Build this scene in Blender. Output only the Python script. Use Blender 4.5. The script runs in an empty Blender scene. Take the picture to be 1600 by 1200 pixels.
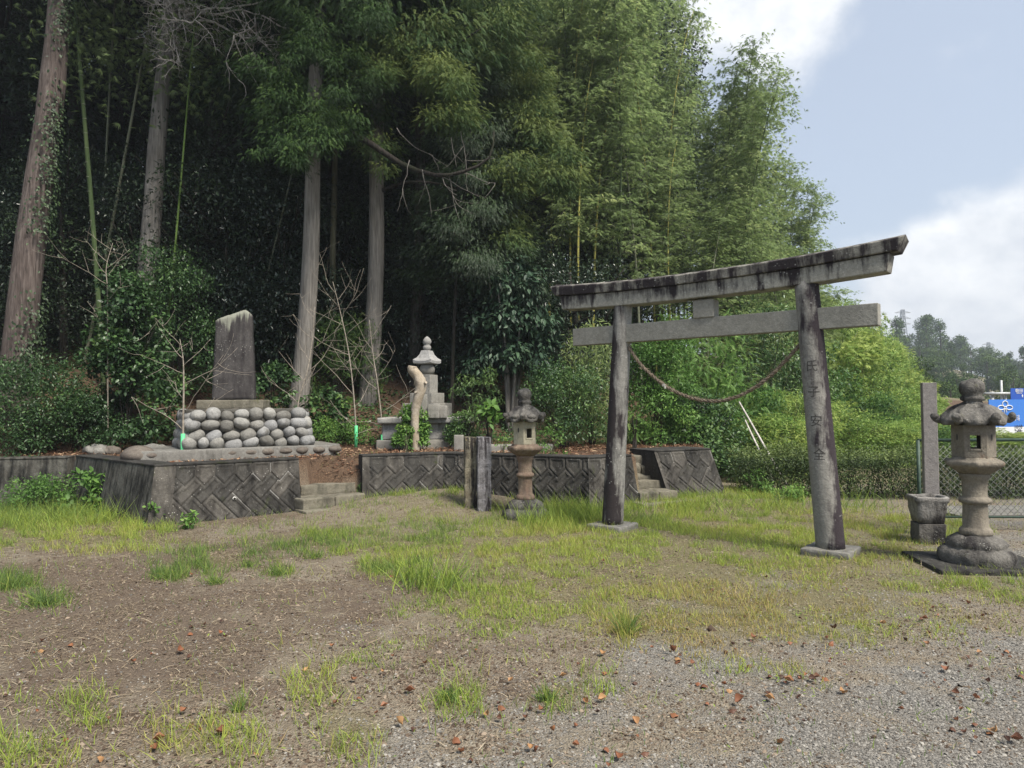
import bpy, bmesh, math, random
import numpy as np
from mathutils import Vector, Matrix, Quaternion
rnd = random.Random(7); rs = np.random.RandomState(11)
PI = math.pi
SC = bpy.context.scene
COL = SC.collection

# ------------------------------------------------------------------ camera
F = 1130.0; PITCH = math.atan(34/1130); ROLL = .007; CZ = 1.5
fw = np.array([0, math.cos(PITCH), math.sin(PITCH)])
_r = np.array([1., 0, 0]); _u = np.cross(_r, fw)
RR = _r*math.cos(ROLL) - _u*math.sin(ROLL); UU = np.cross(RR, fw)
cd = bpy.data.cameras.new('camera'); cam = bpy.data.objects.new('camera', cd); COL.objects.link(cam)
cd.sensor_width = 36; cd.lens = 36*F/1600; cd.clip_start = .05; cd.clip_end = 3000
cam.matrix_world = Matrix(((RR[0], UU[0], -fw[0], 0), (RR[1], UU[1], -fw[1], 0), (RR[2], UU[2], -fw[2], CZ), (0, 0, 0, 1)))
SC.camera = cam
def ray(px, py): return fw + RR*(px-800)/F + UU*(600-py)/F
def at(px, py, Y):
    d = ray(px, py); return np.array([0, 0, CZ]) + d*(Y/d[1])
def gr(px, py, z=0.):
    d = ray(px, py); return np.array([0, 0, CZ]) + d*((z-CZ)/d[2])
def proj(P):
    q = P - np.array([0, 0, CZ]); y = q@fw
    y = np.where(y < .1, .1, y)
    return 800+F*(q@RR)/y, 600-F*(q@UU)/y

# ------------------------------------------------------------------ world, sun, exposure
SUN_EL, SUN_AZ = math.radians(54), math.radians(138)     # azimuth to the right of the view direction (+Y)
w = bpy.data.worlds.new("World"); SC.world = w; w.use_nodes = True
nt = w.node_tree; nt.nodes.clear()
def nn(nt, typ, inp=None, **kw):
    n = nt.nodes.new(typ)
    for k, v in kw.items(): setattr(n, k, v)
    for k, v in (inp or {}).items():
        s = n.inputs[k]
        if isinstance(v, bpy.types.NodeSocket): nt.links.new(v, s)
        else: s.default_value = v
    return n
def math_(nt, op, a, b=0., clamp=False):
    return nn(nt, 'ShaderNodeMath', {0: a, 1: b}, operation=op, use_clamp=clamp).outputs[0]
def ramp(nt, fac, stops):
    n = nn(nt, 'ShaderNodeValToRGB', {0: fac}); e = n.color_ramp.elements
    while len(e) < len(stops): e.new(.5)
    for i, (p, c) in enumerate(stops):
        e[i].position = p; e[i].color = (*c, 1) if len(c) == 3 else c
    return n.outputs[0]
def mixc(nt, fac, a, b, mode='MIX'):
    n = nn(nt, 'ShaderNodeMix', data_type='RGBA', blend_type=mode)
    for k, v in ((0, fac), (6, a), (7, b)):
        if isinstance(v, bpy.types.NodeSocket): nt.links.new(v, n.inputs[k])
        elif k == 0: n.inputs[0].default_value = v
        else: n.inputs[k].default_value = (*v, 1)
    return n.outputs[2]
sky = nn(nt, 'ShaderNodeTexSky', sky_type='NISHITA', sun_disc=False, sun_elevation=SUN_EL, sun_rotation=SUN_AZ, air_density=1.1, dust_density=1.6, ozone_density=1.5)
tc = nn(nt, 'ShaderNodeTexCoord').outputs['Generated']
def dirmask(px, py, inner, outer):                       # a cloud bank lies in this direction of the sky
    d = ray(px, py); d = d/np.linalg.norm(d)
    dot = nn(nt, 'ShaderNodeVectorMath', {0: tc, 1: tuple(d)}, operation='DOT_PRODUCT').outputs['Value']
    return nn(nt, 'ShaderNodeMapRange', {0: dot, 1: math.cos(outer), 2: math.cos(inner), 3: 0., 4: 1.}, interpolation_type='SMOOTHSTEP').outputs[0]
map1 = nn(nt, 'ShaderNodeMapping', {0: tc, 3: (1, 1, 1.25)}).outputs[0]
n1 = nn(nt, 'ShaderNodeTexNoise', {0: map1, 'Scale': 5.5, 'Detail': 9., 'Roughness': .58, 'Distortion': .15}).outputs[0]
n2 = nn(nt, 'ShaderNodeTexNoise', {0: map1, 'Scale': 11., 'Detail': 8., 'Roughness': .6}).outputs[0]
n3 = nn(nt, 'ShaderNodeTexNoise', {0: map1, 'Scale': 2.2, 'Detail': 6., 'Roughness': .6}).outputs[0]
m = math_(nt, 'MULTIPLY', dirmask(1590, 460, .03, .18), .40)
m = math_(nt, 'ADD', m, math_(nt, 'MULTIPLY', dirmask(1165, -45, .03, .18), .38))
m = math_(nt, 'ADD', m, math_(nt, 'MULTIPLY', dirmask(1500, 95, .005, .06), .17))
m = math_(nt, 'ADD', m, math_(nt, 'MULTIPLY', dirmask(1450, 640, .02, .26), .26))
m = math_(nt, 'ADD', m, math_(nt, 'MULTIPLY', n1, .62))
m = math_(nt, 'ADD', m, math_(nt, 'MULTIPLY', n2, .30))
cm = nn(nt, 'ShaderNodeMapRange', {0: m, 1: .56, 2: .86, 3: 0., 4: 1.}, interpolation_type='SMOOTHSTEP').outputs[0]
shade = nn(nt, 'ShaderNodeMapRange', {0: math_(nt, 'ADD', math_(nt, 'MULTIPLY', n2, .6), math_(nt, 'MULTIPLY', n3, .4)), 1: .38, 2: .60}).outputs[0]
ccol = mixc(nt, shade, (4.1, 4.4, 4.9), (6.6, 6.7, 6.8))
# thin high veil over all the blue: lifts and whitens it a little
veil = mixc(nt, .62, sky.outputs[0], (3.95, 4.35, 5.0))
scol = mixc(nt, cm, veil, ccol)
bg = nn(nt, 'ShaderNodeBackground', {0: scol, 1: .085})
nt.links.new(bg.outputs[0], nn(nt, 'ShaderNodeOutputWorld').inputs[0])
sl = bpy.data.lights.new('sun', 'SUN'); sun = bpy.data.objects.new('sun', sl); COL.objects.link(sun)
sl.energy = 3.6; sl.angle = math.radians(18); sl.color = (1, .93, .83)
sd = Vector((math.sin(SUN_AZ)*math.cos(SUN_EL), math.cos(SUN_AZ)*math.cos(SUN_EL), math.sin(SUN_EL)))
sun.rotation_euler = sd.to_track_quat('Z', 'Y').to_euler()
SC.view_settings.view_transform = 'Standard'; SC.view_settings.look = 'None'
SC.view_settings.exposure = 1.05; SC.view_settings.gamma = 1
cy = SC.cycles
cy.max_bounces = 5; cy.diffuse_bounces = 3; cy.glossy_bounces = 1; cy.transmission_bounces = 3; cy.transparent_max_bounces = 4
cy.caustics_reflective = False; cy.caustics_refractive = False; cy.use_denoising = True; cy.sample_clamp_indirect = 4

# ------------------------------------------------------------------ helpers: materials
MAT = {}
def newmat(name):
    m = bpy.data.materials.new(name); m.use_nodes = True; nt = m.node_tree
    b = nt.nodes['Principled BSDF']; b.inputs['Specular IOR Level'].default_value = .25
    MAT[name] = m; return m, nt, b
def noise(nt, co, s, d=5., r=.55, sc=None):
    if sc: co = nn(nt, 'ShaderNodeMapping', {0: co, 3: sc}).outputs[0]
    return nn(nt, 'ShaderNodeTexNoise', {0: co, 'Scale': s, 'Detail': d, 'Roughness': r}).outputs[0]
def mrange(nt, v, a, b, c=0., d=1.):
    return nn(nt, 'ShaderNodeMapRange', {0: v, 1: a, 2: b, 3: c, 4: d}).outputs[0]
def stone(name, base, dark, light, lo=.5, hi=.62, bias=(0, 0, 0), b0=0., streak=1., spot=.0, spotcol=(.5, .5, .47), rough=.9, bump=.4, grain=90, moss=None, mosslo=.62):
    m, nt, b = newmat(name)
    co = nn(nt, 'ShaderNodeTexCoord').outputs['Object']
    c = mixc(nt, mrange(nt, noise(nt, co, 5.), .35, .65), base, light)
    c = mixc(nt, mrange(nt, noise(nt, co, grain, 3.), .3, .7, 0., .45), c, tuple(x*.45 for x in base))
    c = mixc(nt, mrange(nt, noise(nt, co, 26., 6., .7), .38, .62, 0., .55), c, tuple(x*.55 for x in base))
    c = mixc(nt, mrange(nt, noise(nt, co, 210., 2.), .55, .75, 0., .5), c, tuple(min(1, x*1.7) for x in base))
    s = noise(nt, co, 1.6, 8., .62, (5*streak, 5*streak, 1.))
    p = noise(nt, co, 2.1, 6., .6)
    f = math_(nt, 'ADD', math_(nt, 'MULTIPLY', s, .6), math_(nt, 'MULTIPLY', p, .4))
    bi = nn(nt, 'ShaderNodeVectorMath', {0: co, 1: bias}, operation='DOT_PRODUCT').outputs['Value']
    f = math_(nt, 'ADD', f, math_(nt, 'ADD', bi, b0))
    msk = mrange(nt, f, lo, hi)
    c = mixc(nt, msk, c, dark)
    if spot:
        v = nn(nt, 'ShaderNodeTexVoronoi', {0: co, 'Scale': 28.}).outputs['Distance']
        sp = math_(nt, 'MULTIPLY', mrange(nt, v, .25, .15), mrange(nt, noise(nt, co, 6.), .5, .62))
        c = mixc(nt, math_(nt, 'MULTIPLY', sp, spot), c, spotcol)
    if moss:
        c = mixc(nt, mrange(nt, noise(nt, co, 3.3, 7., .65), mosslo, mosslo+.1), c, moss)
    nt.links.new(c, b.inputs['Base Color']); b.inputs['Roughness'].default_value = rough
    h = math_(nt, 'ADD', noise(nt, co, grain*.6, 4.), math_(nt, 'MULTIPLY', noise(nt, co, 14., 5.), 1.5))
    nt.links.new(nn(nt, 'ShaderNodeBump', {'Height': h, 'Strength': bump, 'Distance': .012}).outputs[0], b.inputs['Normal'])
    return m
def plain(name, col, rough=.7, metal=0., var=.25, sc=20.):
    m, nt, b = newmat(name); co = nn(nt, 'ShaderNodeTexCoord').outputs['Object']
    c = mixc(nt, mrange(nt, noise(nt, co, sc), .35, .65), tuple(x*(1-var) for x in col), tuple(min(1, x*(1+var)) for x in col))
    nt.links.new(c, b.inputs['Base Color']); b.inputs['Roughness'].default_value = rough; b.inputs['Metallic'].default_value = metal
    return m
def leafmat(name, c0, c1, c2, trans=.35, rough=.5, spec=.3):
    m, nt, b = newmat(name)
    t = nn(nt, 'ShaderNodeAttribute', attribute_name='tint').outputs['Fac']
    oi = nn(nt, 'ShaderNodeObjectInfo').outputs['Random']
    t = math_(nt, 'ADD', t, math_(nt, 'MULTIPLY', math_(nt, 'SUBTRACT', oi, .5), .26))
    c = ramp(nt, t, [(0., c0), (.5, c1), (1., c2)])
    nt.links.new(c, b.inputs['Base Color']); b.inputs['Roughness'].default_value = rough; b.inputs['Specular IOR Level'].default_value = spec
    tr = nn(nt, 'ShaderNodeBsdfTranslucent', {0: mixc(nt, .5, c, (1, 1, .35), 'MULTIPLY')})
    nt.links.new(mixc(nt, 0., c, c), tr.inputs[0])
    mx = nn(nt, 'ShaderNodeMixShader', {0: trans, 1: b.outputs[0], 2: tr.outputs[0]})
    nt.links.new(mx.outputs[0], nt.nodes['Material Output'].inputs[0])
    return m
def bark(name, c0, c1, c2, sc=1., green=None):
    m, nt, b = newmat(name); co = nn(nt, 'ShaderNodeTexCoord').outputs['Object']
    s = noise(nt, co, 3.*sc, 8., .65, (9, 9, .6))
    c = ramp(nt, s, [(.3, c0), (.5, c1), (.72, c2)])
    c = mixc(nt, mrange(nt, noise(nt, co, 1.3), .45, .7, 0., .5), c, c0)
    if green: c = mixc(nt, mrange(nt, noise(nt, co, 1.7, 6.), .5, .65, 0., .7), c, green)
    nt.links.new(c, b.inputs['Base Color']); b.inputs['Roughness'].default_value = .95
    nt.links.new(nn(nt, 'ShaderNodeBump', {'Height': s, 'Strength': .9, 'Distance': .04}).outputs[0], b.inputs['Normal'])
    return m

# ------------------------------------------------------------------ helpers: objects
def tag(o, label, cat, group=None, kind=None):
    if label: o['label'] = label
    if cat: o['category'] = cat
    if group: o['group'] = group
    if kind: o['kind'] = kind
    return o
def link(name, me, parent=None, loc=None):
    o = bpy.data.objects.new(name, me); COL.objects.link(o)
    if parent: o.parent = parent
    if loc is not None: o.location = loc
    return o
def thing(name, label, cat, loc=(0, 0, 0), rz=0., group=None):
    o = link(name, None); o.location = loc; o.rotation_euler = (0, 0, rz); o.empty_display_size = .2
    return tag(o, label, cat, group)
def copy_tree(o, parent=None):
    c = o.copy(); COL.objects.link(c); c.parent = parent
    for ch in KIDS.get(o.name, []): copy_tree(ch, c)
    return c
KIDS = {}
def obj(name, me, parent=None, mat=None, smooth=False, loc=None):
    if mat is not None:
        me.materials.clear(); me.materials.append(MAT[mat] if isinstance(mat, str) else mat)
    if smooth: me.polygons.foreach_set('use_smooth', [True]*len(me.polygons))
    o = link(name, me, parent, loc)
    if parent is not None: KIDS.setdefault(parent.name, []).append(o)
    return o
def struct(o): o['kind'] = 'structure'; return o
def tri_mesh(name, V, T, tint=None):
    me = bpy.data.meshes.new(name); V = np.asarray(V, np.float32); T = np.asarray(T, np.int32)
    me.vertices.add(len(V)); me.vertices.foreach_set('co', V.ravel())
    me.loops.add(T.size); me.loops.foreach_set('vertex_index', T.ravel())
    me.polygons.add(len(T)); me.polygons.foreach_set('loop_start', np.arange(len(T), dtype=np.int32)*3)
    if tint is not None:
        a = me.attributes.new('tint', 'FLOAT', 'POINT'); a.data.foreach_set('value', np.asarray(tint, np.float32))
    me.update(calc_edges=True); return me
def unit(v): return v/np.maximum(np.linalg.norm(v, axis=-1, keepdims=True), 1e-9)
def stamp(tv, tf, y, z, s, P, tint=None, tvar=.12):
    """copies of a small template into one mesh: y = its long axis, z = its normal hint, s = size"""
    y = unit(y); x = unit(np.cross(y, z)); z = np.cross(x, y)
    s = np.broadcast_to(np.asarray(s, float).reshape(-1, 1) if np.ndim(s) == 1 else s, (len(P), 1) if np.ndim(s) < 2 else s.shape)
    if s.shape[1] == 1: s = np.repeat(s, 3, 1)
    M = np.stack([x*s[:, :1], y*s[:, 1:2], z*s[:, 2:]], 2)
    V = np.einsum('nij,kj->nki', M, tv) + P[:, None, :]
    N, k = len(P), len(tv)
    T = (tf[None] + (np.arange(N)*k)[:, None, None]).reshape(-1, 3)
    if tint is None: tint = np.full(N, .5)
    tt = np.repeat(np.clip(tint + rs.normal(0, tvar, N), 0, 1), k)
    return V.reshape(-1, 3), T, tt
def join(parts):
    V, T, A, o = [], [], [], 0
    for v, t, a in parts:
        V.append(v); T.append(t+o); A.append(a); o += len(v)
    return np.concatenate(V), np.concatenate(T), np.concatenate(A)
# leaf templates (unit length along y)
L_RH = (np.array([(0, 0, 0), (.22, .42, .05), (0, 1, -.06), (-.22, .42, .05)]), np.array([(0, 1, 2), (0, 2, 3)]))
L_OV = (np.array([(0, 0, 0), (.25, .28, .05), (.27, .6, .03), (0, 1, -.12), (-.27, .6, .03), (-.25, .28, .05), (0, .45, -.03)]),
        np.array([(0, 1, 6), (1, 2, 6), (2, 3, 6), (3, 4, 6), (4, 5, 6), (5, 0, 6)]))
L_NR = (np.array([(0, 0, 0), (.075, .3, .01), (0, 1, -.18), (-.075, .3, .01)]), np.array([(0, 1, 2), (0, 2, 3)]))
def frond(pairs=5, ln=.42, wd=.1, droop=.25):            # flat spray of a conifer or fern, unit length
    V, T = [], []
    def lf(b, d, L, W):
        i = len(V); n = np.array([-d[1], d[0], 0]); b = np.array(b)
        V.extend([b, b+d*L*.4+n*W, b+d*L, b+d*L*.4-n*W]); T.extend([(i, i+1, i+2), (i, i+2, i+3)])
    for j in range(pairs):
        t = .08+.8*j/pairs
        for s in (-1, 1):
            a = math.radians(38+rnd.uniform(-8, 8))*s
            lf((0, t, 0), np.array([math.sin(a), math.cos(a), 0]), ln*(1.05-.75*t)*rnd.uniform(.85, 1.1), wd*(1.1-.6*t))
    lf((0, .6, 0), np.array([0, 1., 0]), .4, wd*.7)
    V = np.array(V); V[:, 2] = -droop*V[:, 1]**2 - .3*np.abs(V[:, 0]); return V, np.array(T)
def whorl(n=5, L=1., w=.09, spread=.9):                  # leaves fanning from one node, for bamboo
    V, T = [], []
    for k in range(n):
        a = (k/(n-1)-.5)*2*spread + rnd.uniform(-.12, .12); l = L*rnd.uniform(.7, 1)
        d = np.array([math.sin(a), math.cos(a)]); nr = np.array([-d[1], d[0]]); i = len(V); z = rnd.uniform(-.3, .0)
        p0, p1, p2, p3 = d*0, d*l*.35+nr*w, d*l, d*l*.35-nr*w
        V.extend([(*p0, 0), (*p1, z*.2), (*p2, z*l-.2), (*p3, z*.2)]); T.extend([(i, i+1, i+2), (i, i+2, i+3)])
    return np.array(V), np.array(T)
def tube_np(path, rad, seg=8, wob=0.):
    path = np.asarray(path, float); n = len(path); rad = np.broadcast_to(rad, (n,))
    d = unit(np.gradient(path, axis=0)); h = np.where(np.abs(d[:, 2:3]) > .9, np.array([[1., 0, 0]]), np.array([[0, 0, 1.]]))
    x = unit(np.cross(h, d)); y = np.cross(d, x)
    for i in range(1, n):                                # keep the frame from flipping
        if x[i]@x[i-1] < 0: x[i] *= -1; y[i] *= -1
    a = np.arange(seg)*2*PI/seg
    r = rad[:, None]*(1+wob*rs.normal(0, 1, (n, seg)))
    V = path[:, None]+r[..., None]*(np.cos(a)[None, :, None]*x[:, None]+np.sin(a)[None, :, None]*y[:, None])
    T = []
    for i in range(n-1):
        for j in range(seg):
            k = (j+1) % seg; p, q, s_, t = i*seg+j, i*seg+k, (i+1)*seg+k, (i+1)*seg+j
            T += [(p, q, s_), (p, s_, t)]
    c = n*seg; V = np.concatenate([V.reshape(-1, 3), path[:1], path[-1:]])
    for j in range(seg):
        k = (j+1) % seg; T += [(c, k, j), (c+1, (n-1)*seg+j, (n-1)*seg+k)]
    return V, np.array(T), np.full(len(V), .5)
def curve(pts, n=12):                                    # Catmull-Rom through points
    P = [np.asarray(p, float) for p in pts]; P = [2*P[0]-P[1]]+P+[2*P[-1]-P[-2]]; out = []
    m_ = max(2, n//(len(P)-3))
    for i in range(1, len(P)-2):
        for k in range(m_):
            t = k/m_; a, b, c, d = P[i-1:i+3]
            out.append(.5*((2*b)+(-a+c)*t+(2*a-5*b+4*c-d)*t*t+(-a+3*b-3*c+d)*t**3))
    out.append(P[-2]); return np.array(out)
def vnoise(x, y, s, seed=0):
    r = np.random.RandomState(seed).rand(256, 256); x = np.asarray(x)/s+1000; y = np.asarray(y)/s+1000
    i = np.floor(x).astype(int); j = np.floor(y).astype(int); u = x-i; v = y-j; u = u*u*(3-2*u); v = v*v*(3-2*v)
    g = lambda a, b: r[a % 256, b % 256]
    return (g(i, j)*(1-u)+g(i+1, j)*u)*(1-v)+(g(i, j+1)*(1-u)+g(i+1, j+1)*u)*v
def fbm(x, y, s, seed=0, o=3): return sum(vnoise(x, y, s/2**k, seed+k)*.5**k for k in range(o))/sum(.5**k for k in range(o))
class BM:                                                # solid shapes into one mesh
    def __init__(s): s.b = bmesh.new()
    def box(s, c, d, rz=0., taper=1., M=None):
        x, y, z = d[0]/2, d[1]/2, d[2]/2; vs = []
        R_ = Matrix.Rotation(rz, 4, 'Z'); R_.translation = c or (0, 0, 0)
        if M: R_ = M
        for zz, t in ((-z, 1), (z, taper)):
            for a, b in ((-x, -y), (x, -y), (x, y), (-x, y)): vs.append(s.b.verts.new(R_@Vector((a*t, b*t, zz))))
        for f in ((3, 2, 1, 0), (4, 5, 6, 7), (0, 1, 5, 4), (1, 2, 6, 5), (2, 3, 7, 6), (3, 0, 4, 7)): s.b.faces.new([vs[i] for i in f])
        return s
    def rings(s, R_, close=True):                        # list of rings of equal length
        vr = [[s.b.verts.new(Vector(p)) for p in r] for r in R_]; n = len(vr[0])
        for a, b in zip(vr, vr[1:]):
            for i in range(n):
                j = (i+1) % n; s.b.faces.new((a[i], a[j], b[j], b[i]))
        if close: s.b.faces.new(vr[0][::-1]); s.b.faces.new(vr[-1])
        return s
    def lathe(s, prof, seg=32, c=(0, 0), rot=0.):
        return s.rings([[(c[0]+r*math.cos(rot+2*PI*k/seg), c[1]+r*math.sin(rot+2*PI*k/seg), z) for k in range(seg)] for r, z in prof])
    def bar(s, p, q, r, seg=6):
        v, t, _ = tube_np([p, q], r, seg); vs = [s.b.verts.new(Vector(a)) for a in v]
        for f in t: s.b.faces.new([vs[i] for i in f])
        return s
    def bevel(s, w=.01, seg=2):
        bmesh.ops.recalc_face_normals(s.b, faces=s.b.faces)
        es = [e for e in s.b.edges if len(e.link_faces) == 2 and e.calc_face_angle(0) > .5]
        bmesh.ops.bevel(s.b, geom=es, offset=w, segments=seg, affect='EDGES', profile=.6, clamp_overlap=True); return s
    def rough(s, amp, cuts=2, sc=6.):
        from mathutils import noise as mn
        if cuts: bmesh.ops.subdivide_edges(s.b, edges=s.b.edges[:], cuts=cuts, use_grid_fill=True)
        s.b.normal_update()
        off = [v.normal*(amp*mn.fractal(v.co*sc, .8, 2., 4)) for v in s.b.verts]
        for v, o in zip(s.b.verts, off): v.co += o
        return s
    def mesh(s, name):
        bmesh.ops.recalc_face_normals(s.b, faces=s.b.faces)
        me = bpy.data.meshes.new(name); s.b.to_mesh(me); s.b.free(); return me
def wn(o): return o
exec_order = []

# ================================================================== materials
concrete_dark = stone('concrete_dark', (.062, .059, .054), (.016, .015, .014), (.11, .106, .096), .46, .62, spot=.35, bump=.5, moss=(.045, .055, .02), mosslo=.60)
_nt = concrete_dark.node_tree; _b = _nt.nodes['Principled BSDF']; _s = _b.inputs['Base Color'].links[0].from_socket; _t = nn(_nt, 'ShaderNodeAttribute', attribute_name='tint').outputs['Fac']
_c = mixc(_nt, 1., _s, ramp(_nt, _t, [(0., (.62, .62, .62)), (.5, (.95, .94, .92)), (1., (1.35, 1.3, 1.25))]), 'MULTIPLY')
_nt.links.new(mixc(_nt, mrange(_nt, _t, 1.5, 1.9, 0., .8), _c, (.26, .26, .25)), _b.inputs['Base Color'])
concrete_side = stone('concrete_side', (.075, .07, .06), (.012, .012, .011), (.17, .17, .15), .44, .58, streak=1.6, bump=.5)
concrete_pale = stone('concrete_pale', (.165, .158, .143), (.05, .048, .042), (.24, .235, .215), .52, .68, bump=.35)
step_stone = stone('step_stone', (.165, .15, .115), (.05, .047, .036), (.22, .205, .16), .52, .68, bump=.6, moss=(.07, .075, .03), mosslo=.62)
granite = stone('granite', (.27, .265, .25), (.05, .048, .044), (.36, .355, .34), .58, .70, grain=140, bump=.4, moss=(.17, .16, .08), mosslo=.7)
cobble = stone('cobble', (.22, .22, .212), (.08, .075, .062), (.32, .32, .31), .54, .72, spot=.35, bump=.6)
for _m in (cobble, MAT['granite']):
    _nt = _m.node_tree; _b = _nt.nodes['Principled BSDF']; _s = _b.inputs['Base Color'].links[0].from_socket
    _r = nn(_nt, 'ShaderNodeNewGeometry').outputs['Random Per Island']
    _nt.links.new(mixc(_nt, 1., _s, ramp(_nt, _r, [(0., (.62, .60, .56)), (.35, (.95, .93, .88)), (.7, (1.05, 1.06, 1.1)), (1., (1.3, 1.28, 1.22))]), 'MULTIPLY'), _b.inputs['Base Color'])
cobble_brown = stone('cobble_brown', (.12, .10, .085), (.05, .045, .04), (.2, .18, .15), .50, .7, bump=.4)
mortar = stone('mortar', (.085, .08, .07), (.03, .03, .025), (.12, .115, .10), .5, .7)
tablet_stone = stone('tablet_stone', (.062, .057, .056), (.024, .021, .022), (.10, .094, .090), .46, .62, spot=.8, spotcol=(.33, .33, .3), streak=1.3, moss=(.13, .14, .08), mosslo=.68)
lichen = stone('lichen', (.36, .37, .31), (.14, .14, .11), (.45, .46, .4), .56, .7)
lantern_dark = stone('lantern_dark', (.115, .108, .098), (.022, .020, .020), (.23, .22, .195), .46, .60, spot=.5, spotcol=(.36, .36, .33), streak=.6, bump=.8, moss=(.10, .10, .055), mosslo=.62)
lantern_buff = stone('lantern_buff', (.19, .168, .135), (.06, .052, .045), (.27, .24, .19), .52, .68, streak=.8, bump=.5, moss=(.20, .125, .085), mosslo=.6)
lantern_rust = stone('lantern_rust', (.20, .135, .10), (.06, .05, .042), (.27, .22, .16), .52, .66, streak=.7, bump=.6)
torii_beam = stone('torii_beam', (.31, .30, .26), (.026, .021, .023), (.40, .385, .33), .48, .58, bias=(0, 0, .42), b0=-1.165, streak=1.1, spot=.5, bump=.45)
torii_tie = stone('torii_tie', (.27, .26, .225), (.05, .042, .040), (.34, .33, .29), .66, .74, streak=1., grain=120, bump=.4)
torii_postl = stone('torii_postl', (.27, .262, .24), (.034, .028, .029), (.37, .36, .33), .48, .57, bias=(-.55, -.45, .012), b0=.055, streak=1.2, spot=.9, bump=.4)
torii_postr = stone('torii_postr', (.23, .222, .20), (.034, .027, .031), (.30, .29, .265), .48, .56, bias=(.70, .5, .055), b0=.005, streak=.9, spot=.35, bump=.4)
wood_old = stone('wood_old', (.20, .17, .12), (.028, .024, .022), (.34, .32, .24), .46, .54, streak=2.6, bump=.9, moss=(.26, .22, .09), mosslo=.6)
wood_grey = stone('wood_grey', (.20, .19, .19), (.03, .026, .028), (.36, .35, .37), .47, .56, streak=2.6, bump=.9)
post_conc = stone('post_conc', (.26, .24, .23), (.07, .06, .06), (.28, .265, .25), .54, .68, bias=(0, 0, .05), b0=-.06, bump=.35)
pale_wood = stone('pale_wood', (.36, .30, .22), (.13, .09, .06), (.46, .41, .34), .60, .70, streak=1.2, bump=.6)
rope_m = plain('rope_m', (.17, .135, .10), .95, var=.45, sc=40)
rope_w = plain('rope_w', (.5, .48, .42), .9)
bark_cedar = bark('bark_cedar', (.032, .025, .022), (.10, .08, .072), (.185, .158, .142))
bark_grey = bark('bark_grey', (.09, .082, .072), (.20, .187, .168), (.31, .29, .265))
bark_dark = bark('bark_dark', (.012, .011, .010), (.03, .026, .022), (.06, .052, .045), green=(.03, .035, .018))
bark_slim = bark('bark_slim', (.035, .031, .027), (.075, .066, .058), (.12, .108, .095))
bark_moss = bark('bark_moss', (.05, .05, .03), (.11, .105, .065), (.17, .165, .11))
dead_twig = plain('dead_twig', (.44, .41, .38), .9)
sap_bark = plain('sap_bark', (.25, .22, .18), .9, var=.3)
culm_green = bark('culm_green', (.025, .042, .018), (.05, .08, .03), (.09, .12, .05), sc=.4)
culm_leaf = bark('culm_leaf', (.06, .10, .02), (.11, .18, .04), (.16, .24, .07), sc=.4)
culm_yellow = bark('culm_yellow', (.20, .19, .05), (.33, .31, .08), (.42, .40, .16), sc=.4)
culm_grey = bark('culm_grey', (.09, .10, .07), (.17, .18, .12), (.25, .25, .18), sc=.4)
node_m = plain('node_m', (.13, .15, .11), .8)
green_tube = plain('green_tube', (.10, .50, .22), .5, var=.1)
fence_green = plain('fence_green', (.045, .075, .058), .5, var=.2)
fence_wire = plain('fence_wire', (.20, .21, .20), .5, .2, var=.2)
pvc = plain('pvc', (.55, .55, .52), .5, var=.05)
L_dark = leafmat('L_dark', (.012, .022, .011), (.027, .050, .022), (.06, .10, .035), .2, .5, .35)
L_shrub = leafmat('L_shrub', (.022, .050, .018), (.055, .115, .038), (.14, .23, .06), .25, .42, .45)
L_shiny = leafmat('L_shiny', (.014, .028, .018), (.030, .062, .036), (.06, .11, .055), .12, .5, .3)
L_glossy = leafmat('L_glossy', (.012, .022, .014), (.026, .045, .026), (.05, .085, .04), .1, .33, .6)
L_cypress = leafmat('L_cypress', (.014, .032, .010), (.034, .074, .018), (.13, .20, .045), .25, .6, .2)
L_cedar = leafmat('L_cedar', (.018, .036, .013), (.055, .105, .034), (.16, .20, .055), .25, .6, .2)
L_bamboo = leafmat('L_bamboo', (.11, .16, .065), (.25, .34, .13), (.44, .50, .21), .58, .5, .3)
L_bright = leafmat('L_bright', (.07, .13, .03), (.20, .32, .07), (.40, .48, .13), .40, .5, .3)
L_hedge = leafmat('L_hedge', (.022, .038, .014), (.055, .090, .028), (.17, .22, .065), .25, .5, .3)
L_young = leafmat('L_young', (.065, .14, .035), (.14, .27, .06), (.29, .42, .11), .40, .5, .3)
L_far = leafmat('L_far', (.022, .046, .012), (.05, .095, .024), (.11, .16, .04), .15, .7, .15)
L_grass = leafmat('L_grass', (.10, .175, .055), (.32, .41, .07), (.40, .31, .13), .40, .6, .2)
L_straw = leafmat('L_straw', (.10, .075, .05), (.24, .19, .125), (.42, .36, .26), .1, .8, .1)
L_litter = leafmat('L_litter', (.055, .025, .015), (.19, .095, .055), (.42, .30, .19), .1, .7, .2)
L_dead = leafmat('L_dead', (.055, .030, .022), (.23, .095, .048), (.40, .25, .11), .15, .55, .3)
pebble_m = leafmat('pebble_m', (.10, .095, .086), (.185, .176, .158), (.31, .295, .262), 0., .85, .2)

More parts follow.
